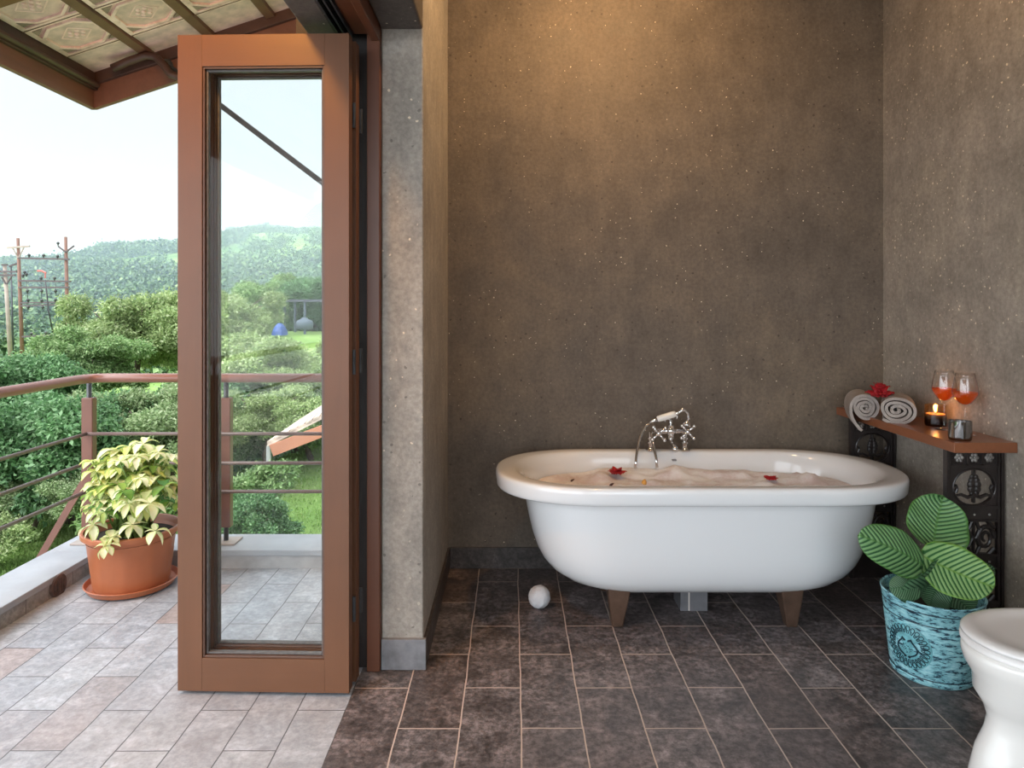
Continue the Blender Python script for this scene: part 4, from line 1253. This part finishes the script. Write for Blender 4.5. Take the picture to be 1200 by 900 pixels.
# far mountain
b = MB(); vs = []; fs = []; n = 90
for j in range(5):
    for i in range(n+1):
        x = (-1000 + 1000*i/n)*.6; y = (950 + 110*j)*.6
        base = [0, .55, 1, .6, 0][j]
        px = x/ (950+220)/.6 * F + 600
        pk = 108*math.exp(-((px-375)/48)**2) + 55 + 12*mnoise.noise(Vector((x*.01,0,0))) + 40*math.exp(-((px-430)/60)**2)
        vs.append((x, y, -30 + (pk*.6+30)*base + 5*mnoise.noise(Vector((x*.02, y*.02, 1)))))
for j in range(4):
    for i in range(n):
        a = j*(n+1)+i; fs.append((a, a+1, a+n+2, a+n+1))
b.add(vs, fs); o = b.build('ground_mountain', M['mountain'], smooth=True)
tag(o, 'faint peak in the haze above the hills', 'mountain', None, 'structure')

# numpy-made foliage meshes
rng = np.random.default_rng(11)
def leaf_cloud(name, mat, centers, radii, n, size, seed, flat=.35, hang=0.0, shell=.55, aspect=.5, parent=None):
    r = np.random.default_rng(seed)
    centers = np.array(centers, float); radii = np.array(radii, float)
    if radii.ndim == 1: radii = np.repeat(radii[:,None], 3, 1)
    vol = radii.prod(1)**(2/3); idx = r.choice(len(centers), n, p=vol/vol.sum())
    d = r.normal(size=(n,3)); d /= np.linalg.norm(d, axis=1)[:,None]
    rad = shell + (1-shell)*r.random(n)**.6
    rad *= 1 + .13*np.sin(d[:,0]*7+idx)*np.cos(d[:,1]*6+d[:,2]*5)
    pos = centers[idx] + d*rad[:,None]*radii[idx]
    pos += r.normal(size=(n,3))*size*.6
    ax = d*1.0 + r.normal(size=(n,3))*.8; ax[:,2] -= hang; ax /= np.linalg.norm(ax, axis=1)[:,None]
    nr = np.array([0,0,1.0])*flat + d*.5 + r.normal(size=(n,3))*.5
    sd = np.cross(ax, nr); sd /= np.linalg.norm(sd, axis=1)[:,None] + 1e-9
    up = np.cross(sd, ax)
    s = size*(.6+.8*r.random(n))[:,None]
    w = s*aspect
    # folded diamond leaf: base, two sides (raised), tip
    p0 = pos - ax*s*.5; p2 = pos + ax*s*.5 - up*s*.12; p1 = pos + sd*w*.5 + up*w*.15; p3 = pos - sd*w*.5 + up*w*.15
    V = np.stack([p0,p1,p2,p3], 1).reshape(-1,3)
    base = (np.arange(n)*4)[:,None]
    Fc = np.concatenate([base+[0,1,2], base+[0,2,3]], 1).reshape(-1)
    me = bpy.data.meshes.new(name)
    me.vertices.add(n*4); me.vertices.foreach_set('co', V.astype(np.float32).ravel())
    me.loops.add(n*6); me.loops.foreach_set('vertex_index', Fc.astype(np.int32))
    me.polygons.add(n*2); me.polygons.foreach_set('loop_start', (np.arange(n*2)*3).astype(np.int32))
    me.polygons.foreach_set('loop_total', np.full(n*2, 3, np.int32))
    at_ = me.attributes.new('rnd', 'FLOAT', 'POINT')
    rv = np.clip(.5 + .25*r.normal(size=n), 0, 1)
    at_.data.foreach_set('value', np.repeat(rv, 4).astype(np.float32))
    me.materials.append(mat); me.update(); me.validate()
    return me

def crown(seed, R_, H_, k=26):
    r = np.random.default_rng(seed); cs = []; rs = []
    for i in range(k):
        t = 2*PI*i/k*5 + r.uniform(-.5,.5); q = r.uniform(.30,.88)
        cs.append((R_*q*math.cos(t), R_*q*math.sin(t), H_*r.uniform(-.55,.80)*(1.15-q*.5)))
        rr = R_*r.uniform(.16,.34); rs.append((rr, rr, rr*r.uniform(.45,.75)))
    cs.append((0,0,H_*.05)); rs.append((R_*.5,R_*.5,H_*.55))
    return cs, rs
kinds = {}
def proto(key, mat, R_, H_, n, size, seed, **kw):
    cs, rs = crown(seed, R_, H_, kw.pop('k', 26)); kinds[key] = (leaf_cloud(key, mat, cs, rs, n, size, seed, **kw), R_, H_)
proto('bright', M['leaf_bright'], 2.0, 1.5, 46000, .105, 5, flat=.8, aspect=.42)
proto('mid', M['leaf_mid'], 2.0, 1.6, 42000, .115, 6, flat=.6)
proto('dark', M['leaf_dark'], 1.5, 1.3, 34000, .088, 7, flat=.5, aspect=.55)
proto('olive', M['leaf_olive'], 1.5, 1.3, 34000, .085, 8, flat=.5, aspect=.45)
proto('shrub', M['leaf_mid'], .8, .55, 9000, .075, 9, flat=.5, k=14)
proto('pale', M['leaf_bright'], .8, .55, 9000, .08, 10, flat=.5, k=14)

def trunk_mesh(top, base, r, seed):
    random.seed(seed); m = MB()
    mid = (top+base)/2 + Vector((random.uniform(-.2,.2), random.uniform(-.2,.2), 0))
    m.tube([base, mid, top], [r*1.2, r*.9, r*.55], 8)
    for k in range(6):
        t = random.uniform(0, 2*PI); e = top + Vector((math.cos(t)*r*12, math.sin(t)*r*12, random.uniform(3,9)*r))
        m.tube([mid.lerp(top, random.uniform(.3,.95)), e], [r*.4, r*.15], 6)
    return m
def tree(label, kind, px, ytop, d, R_, group, name='tree', squash=1.0, rot=0, cat='tree'):
    """crown top appears at row ytop; the crown has radius R_ metres and stands on the ground at distance d"""
    me, r0, h0 = kinds[kind]; s = R_/r0
    x = (px-600)*d/F; ztop = EYE - (ytop-HY)*d/F; gz = ground_z(x, d)
    hz = h0*s*squash
    zc = ztop - hz*.93
    root = thing(name, label, cat, (x, d, gz), rot, group)
    o = bpy.data.objects.new('crown' if cat == 'tree' else 'foliage', me); C.objects.link(o); o.parent = root
    o.location = (0, 0, zc-gz); o.scale = (s, s, s*squash)
    m = MB(); tm = trunk_mesh(Vector((0,0,max(zc-gz, .1))), Vector((0,0,-.05)), .05*R_, int(px+ytop))
    t = tm.build('trunk', M['bark'], None, smooth=True); t.parent = root
    return root
G1 = 'trees beyond the balcony'; G2 = 'bushes below the balcony'
tree('feathery light green tree seen left of the door, tallest beyond the handrail', 'bright', 165, 334, 23, 2.3, G1, rot=.4)
tree('light green tree just behind the left stile of the folding door', 'bright', 232, 336, 26, 2.5, G1, rot=2.0)
tree('bushy green tree at the foot of the power poles', 'mid', 112, 385, 20, 1.5, G1, rot=1.1)
tree('dark green tree below the leftmost power pole', 'dark', 12, 408, 17, 1.6, G1, rot=.3)
tree('mid green tree below the double pole frame', 'mid', 62, 402, 19, 1.4, G1, rot=2.7)
tree('light green tree seen through the left half of the door glass', 'bright', 268, 332, 27, 2.1, G1, rot=3.9)
tree('dense green tree in the middle of the door glass, behind the lower light green trees', 'mid', 326, 322, 36, 2.4, G1, rot=5.1)
tree('darker tree at the right edge of the door glass', 'dark', 368, 318, 33, 2.2, G1, rot=.9)
tree('yellowish green tree low in the door glass just above the handrail', 'bright', 278, 385, 19, 1.8, G1, rot=1.7)
tree('light green tree right above the handrail in the door glass', 'bright', 345, 389, 16, 1.5, G1, rot=4.4)
tree('dense dark bush filling the view through the left railing', 'dark', 20, 452, 11.5, 1.55, G2, 'bush', cat='bush')
tree('dense green bush behind the railing corner post', 'dark', 82, 455, 12.5, 1.45, G2, 'bush', rot=1.3, cat='bush')
tree('olive green bush behind the potted plant and the handrail', 'olive', 152, 438, 13.5, 1.5, G2, 'bush', rot=.6, cat='bush')
tree('olive green bush just left of the folded door stile', 'olive', 205, 448, 13, 1.3, G2, 'bush', rot=2.6, cat='bush')
tree('dark bush behind the middle railing post in the door glass', 'dark', 268, 430, 15, 1.5, G2, 'bush', rot=3.3, cat='bush')
tree('bright yellow green bush in the door glass under the handrail', 'bright', 320, 448, 13.8, 1.0, G2, 'bush', rot=.2, cat='bush')
tree('green bush at the right edge of the door glass under the handrail', 'mid', 366, 446, 15.5, 1.2, G2, 'bush', rot=.2, cat='bush')
tree('low green shrub under the lowest railing rod at the far left', 'shrub', 16, 556, 12.2, .60, G2, 'shrub', rot=.5, cat='bush')
tree('olive shrub between the railing rods left of the corner post', 'olive', 30, 535, 11.4, .85, G2, 'shrub', rot=.5, cat='bush', squash=.8)
tree('pale green shrub at the left edge of the lawn', 'pale', -2, 606, 10.2, .55, G2, 'shrub', rot=1.5, cat='bush')
tree('green shrub under the corner post of the railing', 'olive', 100, 540, 11.0, .75, G2, 'shrub', rot=2.0, cat='bush', squash=.9)
tree('green shrub low behind the potted plant', 'shrub', 165, 560, 9.5, .80, G2, 'shrub', rot=3.2, cat='bush')
tree('green shrub by the middle railing post at the left border of the lawn', 'shrub', 290, 545, 9.6, .62, G2, 'shrub', rot=4.1, cat='bush')
tree('dark green shrub in the door glass beside the lawn below the lowest rod', 'dark', 292, 572, 8.4, .55, G2, 'shrub', rot=5.0, cat='bush')
tree('small green shrub on the upper lawn near the tiled eave', 'shrub', 322, 545, 11.0, .40, G2, 'shrub', rot=5.0, cat='bush')

# grass tuft and lawn blades
def blades(name, pts, h, w, seed):
    r = np.random.default_rng(seed); n = len(pts); pts = np.array(pts)
    t = r.uniform(0, 2*np.pi, n); lean = r.uniform(.15,.75,n)
    hh = h*(.6+.8*r.random(n))
    dx = np.stack([np.cos(t), np.sin(t), np.zeros(n)], 1)
    sd = np.stack([-np.sin(t), np.cos(t), np.zeros(n)], 1)*w
    mid = pts + dx*(hh*lean*.4)[:,None] + np.array([0,0,1.])*(hh*.6)[:,None]
    tip = pts + dx*(hh*lean)[:,None] + np.array([0,0,1.])*(hh*(1-.3*lean))[:,None]
    V = np.stack([pts-sd, pts+sd, mid+sd*.7, mid-sd*.7, tip], 1).reshape(-1,3)
    m = MB(); bs = np.arange(n)*5
    fs = []
    for b0 in bs.tolist(): fs.append((b0,b0+1,b0+2,b0+3)); fs.append((b0+3,b0+2,b0+4))
    m.v = [tuple(v) for v in V.tolist()]; m.f = fs; m.mi = [0]*len(fs)
    o = m.build(name, M['grass'], None); rv = np.repeat(np.clip(.5+.25*r.normal(size=n),0,1), 5); set_rnd(o, rv.tolist())
    return o
cx_, cy_ = at(288, 620, 8.0)[0], 8.0
pts = [(cx_+rng.normal()*.12, cy_+rng.normal()*.12, ground_z(cx_, cy_)) for _ in range(420)]
tag(blades('grass_tuft', pts, .42, .008, 1), 'tuft of long grass behind the foot of the middle railing post', 'grass', None, 'stuff')
pts = []
for _ in range(30000):
    y = rng.uniform(6.5, 17); rt = rng.uniform(-.85, -.2); x = rt*y
    pts.append((x, y, ground_z(x, y)-.01))
tag(blades('lawn_grass', pts, .07, .010, 2), 'short green grass of the lawn below the balcony', 'grass', None, 'stuff')

# far forest on the hillside
def forest(name, label, n, y0, y1, size, seed, per, lsz, rt0=-.95, rt1=-.15):
    r = np.random.default_rng(seed)
    cs = []; rs = []
    for i in range(n):
        y = y0 + (y1-y0)*r.random()**.85; x = y*r.uniform(rt0, rt1)
        dens = mnoise.noise(Vector((x*.018, y*.02, 9)))
        if dens < -.08 and r.random() < .92: continue
        if y > 240 and -.80 < x/y < -.62: continue
        q = size*(.5+.9*r.random()**2)
        cs.append((x, y, ground_z(x,y)+q*.35)); rs.append((q, q, q*.75))
    me = leaf_cloud(name, M['forest'], cs, rs, len(cs)*per, lsz, seed, flat=.6, shell=.45, aspect=.8)
    o = bpy.data.objects.new(name, me); C.objects.link(o)
    return tag(o, label, 'forest', None, 'stuff')
forest('hillside_forest', 'hazy mass of tree crowns covering the far hillside', 8000, 90, 350, 2.6, 31, 90, .8)
forest('valley_scrub', 'hazy green scrub in the valley behind the power poles', 1800, 42, 90, 1.4, 32, 150, .42)

# thick scrub beside the photographed view, on the slope to the left
cs = []; rs = []; r_ = np.random.default_rng(77)
for i in range(260):
    y = r_.uniform(-4, 40); x = -r_.uniform(.95, 2.2)*max(y, 9) - 2
    if x > -9: continue
    q = r_.uniform(.7, 1.7); cs.append((x, y, ground_z(x, max(y, 4.0)) + q*.5)); rs.append((q, q, q*.9))
me = leaf_cloud('slope_thicket', M['leaf_mid'], cs, rs, 150000, .20, 78, flat=.6, shell=.5, aspect=.6)
o = bpy.data.objects.new('slope_thicket', me); C.objects.link(o)
tag(o, 'thick green scrub on the slope far to the left of the balcony', 'thicket', None, 'stuff')
forest('side_forest', 'hazy tree crowns on the hillside left of the power poles', 3500, 60, 330, 2.8, 35, 60, 1.2, -2.4, -.95)

# ---- power poles
PD = 35.0
def pp_(px, py, dd=0): return at(px, py, PD+dd)
fr = thing('pole_frame', 'tall double pole power frame with crossbars on the left', 'power poles', (pp_(50,400).x, PD, ground_z(pp_(50,400).x, PD)))
for (a, c, mt) in (((21,279),(26.5,425),'polebrown'), ((77,277.5),(80,425),'polebrown')):
    b = MB(); b.tube([pp_(*c), pp_(*a)], [.095,.075], 10); b.build('pole', M[mt], fr, smooth=True)
for (p, q, th) in (((22,302.5),(81,303.8),.07), ((22,329),(83,329.8),.07), ((22,337),(81,336.8),.07), ((24,355),(81,353.8),.06), ((24,358.5),(81,356.5),.06), ((26,394.5),(82,391),.07)):
    b = MB(); b.bar(pp_(*p,-.1), pp_(*q,-.1), th, th*1.2); b.build('crossbar', M['ironbar'], fr)
for (p, q) in (((8,290.5),(35,288.5)),):
    b = MB(); b.bar(pp_(*p,-.1), pp_(*q,-.1), .09, .09); b.bar(pp_(15,291,-.1), pp_(21,302,-.1), .05); b.bar(pp_(28,290,-.1), pp_(22,302,-.1), .05); b.build('top_arm', M['polegrey'], fr)
b = MB(); b.bar(pp_(68,288.5,-.1), pp_(77,295.5,-.1), .07); b.bar(pp_(87,288,-.1), pp_(77,295.5,-.1), .07)
b.build('top_arm', M['ironbar'], fr)
for (x, y) in ((34,299),(51,299.3),(67.5,300.3),(68,285),(29,319),(31,321.5),(27,323),(48,326),(64,326),(32,341),(49,341),(65,341),(33,351.5),(49,352),(65,351.5),(33,360),(50,360),(66,358),(37,391),(54,390),(70,389.5)):
    c = pp_(x, y, -.12); ins = MB(); ins.ball(c, .075, nu=8, nv=6); ins.tube([c, c+Vector((0,0,-.12))], .03, 6)
    ins.build('insulator', M['insul'], fr, smooth=True)
b = MB(); b.tube([pp_(44,317.5,-.12), pp_(49,317.5,-.12), pp_(54,320,-.12)], .05, 6); b.tube([pp_(53,320,-.12), pp_(53,326,-.12)], .03, 6)
b.build('switch_arm', M['insulred'], fr)
b = MB(); b.tube([pp_(53,328,-.12), pp_(55,345,-.12), pp_(57,365,-.12), pp_(62,389,-.12)], .035, 6)
b.tube([pp_(32,318,-.12), pp_(38,317,-.12), pp_(44,317.5,-.12)], .012, 5); b.tube([pp_(31,330,-.12), pp_(33,355,-.12)], .014, 5); b.tube([pp_(48,330,-.12), pp_(49,352,-.12)], .014, 5); b.tube([pp_(65,330,-.12), pp_(66,352,-.12)], .014, 5)
b.build('cable', M['insul'], fr, smooth=True)
fr = thing('utility_pole', 'shorter pale power pole with crossarm at the far left edge', 'power pole', (pp_(10,415).x, PD-3, ground_z(pp_(10,415).x, PD-3)))
b = MB(); b.tube([at(13,428,PD-3), at(5.5,310,PD-3)], [.10,.075], 10); b.build('pole', M['polegrey'], fr, smooth=True)
for (p, q) in (((-6,318),(20,318.5)), ((-6,322.5),(18,322.5)), ((2,310.5),(9,310.5))):
    b = MB(); b.bar(at(*p,PD-3.1), at(*q,PD-3.1), .06, .08); b.build('crossarm', M['ironbar'], fr)
b = MB(); b.bar(at(2,325,PD-3.1), at(7,333,PD-3.1), .05); b.bar(at(14,323,PD-3.1), at(8,333,PD-3.1), .05); b.build('crossarm', M['ironbar'], fr)
fr = thing('utility_pole', 'thin dark power pole between the pale pole and the double frame', 'power pole', (pp_(14,415).x, PD+2, ground_z(pp_(14,415).x, PD+2)))
b = MB(); b.tube([at(15.5,425,PD+2), at(13,312,PD+2)], [.05,.04], 8); b.build('pole', M['steel_dark'], fr, smooth=True)
b = MB(); b.bar(at(11,312,PD+1.9), at(20,309,PD+1.9), .08); b.build('crossarm', M['ironbar'], fr)

# ---- tiled eave of a garden building in the glass
gz_ = ground_z(-3.4, 10.8)
hut = thing('garden_pavilion', 'corner of a low tiled roof with terracotta board in the garden', 'building', at(345,530,11)[:2] + (gz_,))
A_ = at(317,521,10.6); A2 = at(319,535,10.6); 
b = MB(); e = at(402,492,10.9)
b.bar((A_+A2)/2, e + Vector((0,0,-.05)), .04, .18, up=(0,0,1)); b.build('eave_board', M['gutter'], hut)
b = MB()
q0 = at(313,521,10.6); q1 = at(402,477,11.0); q2 = at(402,462,12.6); q3 = at(352,494,12.3)
for k in range(10):
    f0 = k/10; f1_ = (k+.8)/10
    pts = [q0.lerp(q1, f0), q0.lerp(q1, f1_), q3.lerp(q2, f1_), q3.lerp(q2, f0)]
    up = Vector((0,0,.05)); b.add([p for p in pts]+[p+up for p in pts], [(0,3,2,1),(4,5,6,7),(0,1,5,4),(1,2,6,5),(2,3,7,6),(3,0,4,7)])
pts = [q0, q1, q2, q3]; b.add([p-Vector((0,0,.03)) for p in pts]+[p+Vector((0,0,.02)) for p in pts], [(0,3,2,1),(4,5,6,7),(0,1,5,4),(1,2,6,5),(2,3,7,6),(3,0,4,7)])
b.build('tiled_roof', M['roof_tile'], hut)
b = MB(); p = at(315,522,10.7); b.box(p.x-.03, p.x+.03, p.y-.03, p.y+.03, ground_z(p.x, p.y)-.05, p.z); b.build('post', M['greypost'], hut)
p = at(402,500,10.8); b = MB(); b.box(p.x-.03, p.x+.03, p.y-.03, p.y+.03, ground_z(p.x, p.y)-.05, p.z); b.build('post', M['greypost'], hut)

# ---- shed, tarpaulin and tanks far off
SD = 29.0
sx_ = at(352,352,SD).x
sg = ground_z(sx_, SD)
shed = thing('open_shed', 'small open shed with dark flat roof among the trees in the door glass', 'shed', (sx_, SD, sg))
r1 = at(333,352,SD)
b = MB(); b.box(r1.x, r1.x+2.2, SD-.2, SD+1.4, r1.z-.06, r1.z+.04); b.build('roof', M['shedroof'], shed)
for (dx, dy) in ((.05,-.1),(.9,-.1),(2.1,-.1),(.05,1.3),(2.1,1.3)):
    b = MB(); b.box(r1.x+dx-.04, r1.x+dx+.04, SD+dy-.04, SD+dy+.04, sg-.1, r1.z-.06); b.build('post', M['tank'], shed)
c = at(357,379,26); b = MB(); b.lathe([(.20,-.22),(.30,-.20),(.32,0),(.28,.10),(.12,.17),(.11,.22)], c, 24)
tag(b.build('water_tank', M['tank'], smooth=True), 'grey rounded water tank in front of the open shed', 'tank')
c = at(328,385,25.8); b = MB(); b.loft([[(c.x+.26*s_*math.cos(t*PI/6)*(1+.2*math.sin(t*2)), c.y+.3*s_*math.sin(t*PI/6), c.z-.25+zz) for t in range(12)] for s_, zz in ((1,0),(.9,.15),(.6,.33),(.25,.45))])
tag(b.build('tarpaulin', M['tarp']), 'blue tarpaulin heap among the trees in the door glass', 'tarpaulin')
c = at(89,400,21.8); b = MB(); b.lathe([(.10,-.3),(.14,-.28),(.14,.05),(.10,.1),(.10,.16),(.13,.17),(.13,.2)], c, 20)
tag(b.build('water_tank', M['tank'], smooth=True), 'pale blue grey tank at the foot of the double pole frame', 'tank')
c = at(78,412,21.6); b = MB(); b.loft([[(c.x+.32*s_*math.cos(t*PI/6), c.y+.3*s_*math.sin(t*PI/6), c.z-.2+zz) for t in range(12)] for s_, zz in ((1,0),(1,.22),(.7,.30),(.3,.33))])
tag(b.build('tarpaulin', M['tarp']), 'blue covered drum left of the pale tank below the poles', 'tarpaulin')

# ---- haze: thin real scattering air over the valley
def haze_mat():
    t = NT('valley_haze')
    v = t.n('ShaderNodeVolumeScatter'); v.inputs['Color'].default_value = (.38,.47,.54,1); v.inputs['Density'].default_value = .0032; v.inputs['Anisotropy'].default_value = 0
    t.l(v.outputs[0], t.out.inputs['Volume']); return t.m
b = MB(); b.box(-1300, 300, 60, 1500, -80, 60)
hz = b.build('valley_haze', haze_mat()); tag(hz, 'pale haze over the valley and hills', 'haze', None, 'stuff')

# ================================================================== LIGHT
w = bpy.data.worlds.new('World'); bpy.context.scene.world = w; w.use_nodes = True
nt = w.node_tree; nt.nodes.clear()
out_ = nt.nodes.new('ShaderNodeOutputWorld'); bg = nt.nodes.new('ShaderNodeBackground')
tc = nt.nodes.new('ShaderNodeTexCoord'); sp = nt.nodes.new('ShaderNodeSeparateXYZ')
nt.links.new(tc.outputs['Generated'], sp.inputs[0])
def wm(op, a, b_=None, c_=None):
    n = nt.nodes.new('ShaderNodeMath'); n.operation = op
    for s_, v in zip(n.inputs, (a, b_, c_)):
        if v is None: continue
        if isinstance(v, bpy.types.NodeSocket): nt.links.new(v, s_)
        else: s_.default_value = v
    return n.outputs[0]
# overcast sky: brighter overhead and towards the hidden sun (behind-left of the viewpoint)
up = wm('MAXIMUM', sp.outputs[2], 0)
sun = wm('ADD', wm('MULTIPLY', sp.outputs[0], -.62), wm('ADD', wm('MULTIPLY', sp.outputs[1], -.52), wm('MULTIPLY', sp.outputs[2], .58)))
sun = wm('POWER', wm('MAXIMUM', sun, 0), 2.0)
st = wm('ADD', wm('MULTIPLY_ADD', wm('POWER', up, 3), 3.4, .80), wm('ADD', wm('MULTIPLY', sun, 3.4), wm('MULTIPLY', wm('MAXIMUM', wm('MULTIPLY', sp.outputs[1], -1), 0), 2.2)))
rp = nt.nodes.new('ShaderNodeValToRGB'); nt.links.new(sp.outputs[2], rp.inputs[0])
e = rp.color_ramp.elements; e[0].position = 0; e[0].color = (.87,.94,1,1); e[1].position = .5; e[1].color = (.86,.93,1,1)
nt.links.new(rp.outputs[0], bg.inputs[0]); nt.links.new(st, bg.inputs[1]); nt.links.new(bg.outputs[0], out_.inputs[0])

def lamp(name, kind, loc, energy, color, rot=(0,0,0), **kw):
    ld = bpy.data.lights.new(name, kind); ld.energy = energy; ld.color = color
    for k, v in kw.items(): setattr(ld, k, v)
    o = bpy.data.objects.new(name, ld); C.objects.link(o); o.location = loc; o.rotation_euler = rot
    return o
lamp('sun', 'SUN', (0,0,10), 1.3, (1,.97,.92), (R(48), 0, R(-50)), angle=R(25))
# warm ceiling downlights washing the far wall
lamp('ceiling_spot', 'SPOT', (.60, 2.50, 2.95), 58, (1,.60,.27), (R(62),0,0), spot_size=R(110), spot_blend=1, shadow_soft_size=.06)
lamp('ceiling_spot', 'SPOT', (.45, 2.35, 2.95), 62, (1,.60,.27), (R(45),0,R(50)), spot_size=R(130), spot_blend=1, shadow_soft_size=.06)
lamp('ceiling_spot', 'SPOT', (1.20, 2.2, 2.95), 22, (1,.66,.36), (R(45),0,R(-50)), spot_size=R(130), spot_blend=1, shadow_soft_size=.06)

lamp('balcony_lamp', 'POINT', (-.95, 1.40, 2.62), 52, (1,.47,.10), shadow_soft_size=.06)
# ================================================================== CAMERA
cd = bpy.data.cameras.new('camera'); cam = bpy.data.objects.new('camera', cd); C.objects.link(cam)
cam.location = (0, 0, EYE); cam.rotation_euler = (R(90), 0, 0)
cd.sensor_width = 36; cd.sensor_fit = 'HORIZONTAL'; cd.lens = 36*F/1200; cd.shift_x = 0; cd.shift_y = -(450-HY)/1200
cd.clip_start = .05; cd.clip_end = 3000
sc = bpy.context.scene; sc.camera = cam
sc.view_settings.view_transform = 'Standard'; sc.view_settings.look = 'None'; sc.view_settings.gamma = 1
sc.view_settings.use_curve_mapping = False; sc.view_settings.exposure = 0.0
sc.cycles.use_denoising = True; sc.cycles.volume_bounces = 3
sc.cycles.max_bounces = 10; sc.cycles.diffuse_bounces = 5; sc.cycles.transparent_max_bounces = 24
sc.cycles.sample_clamp_indirect = 6
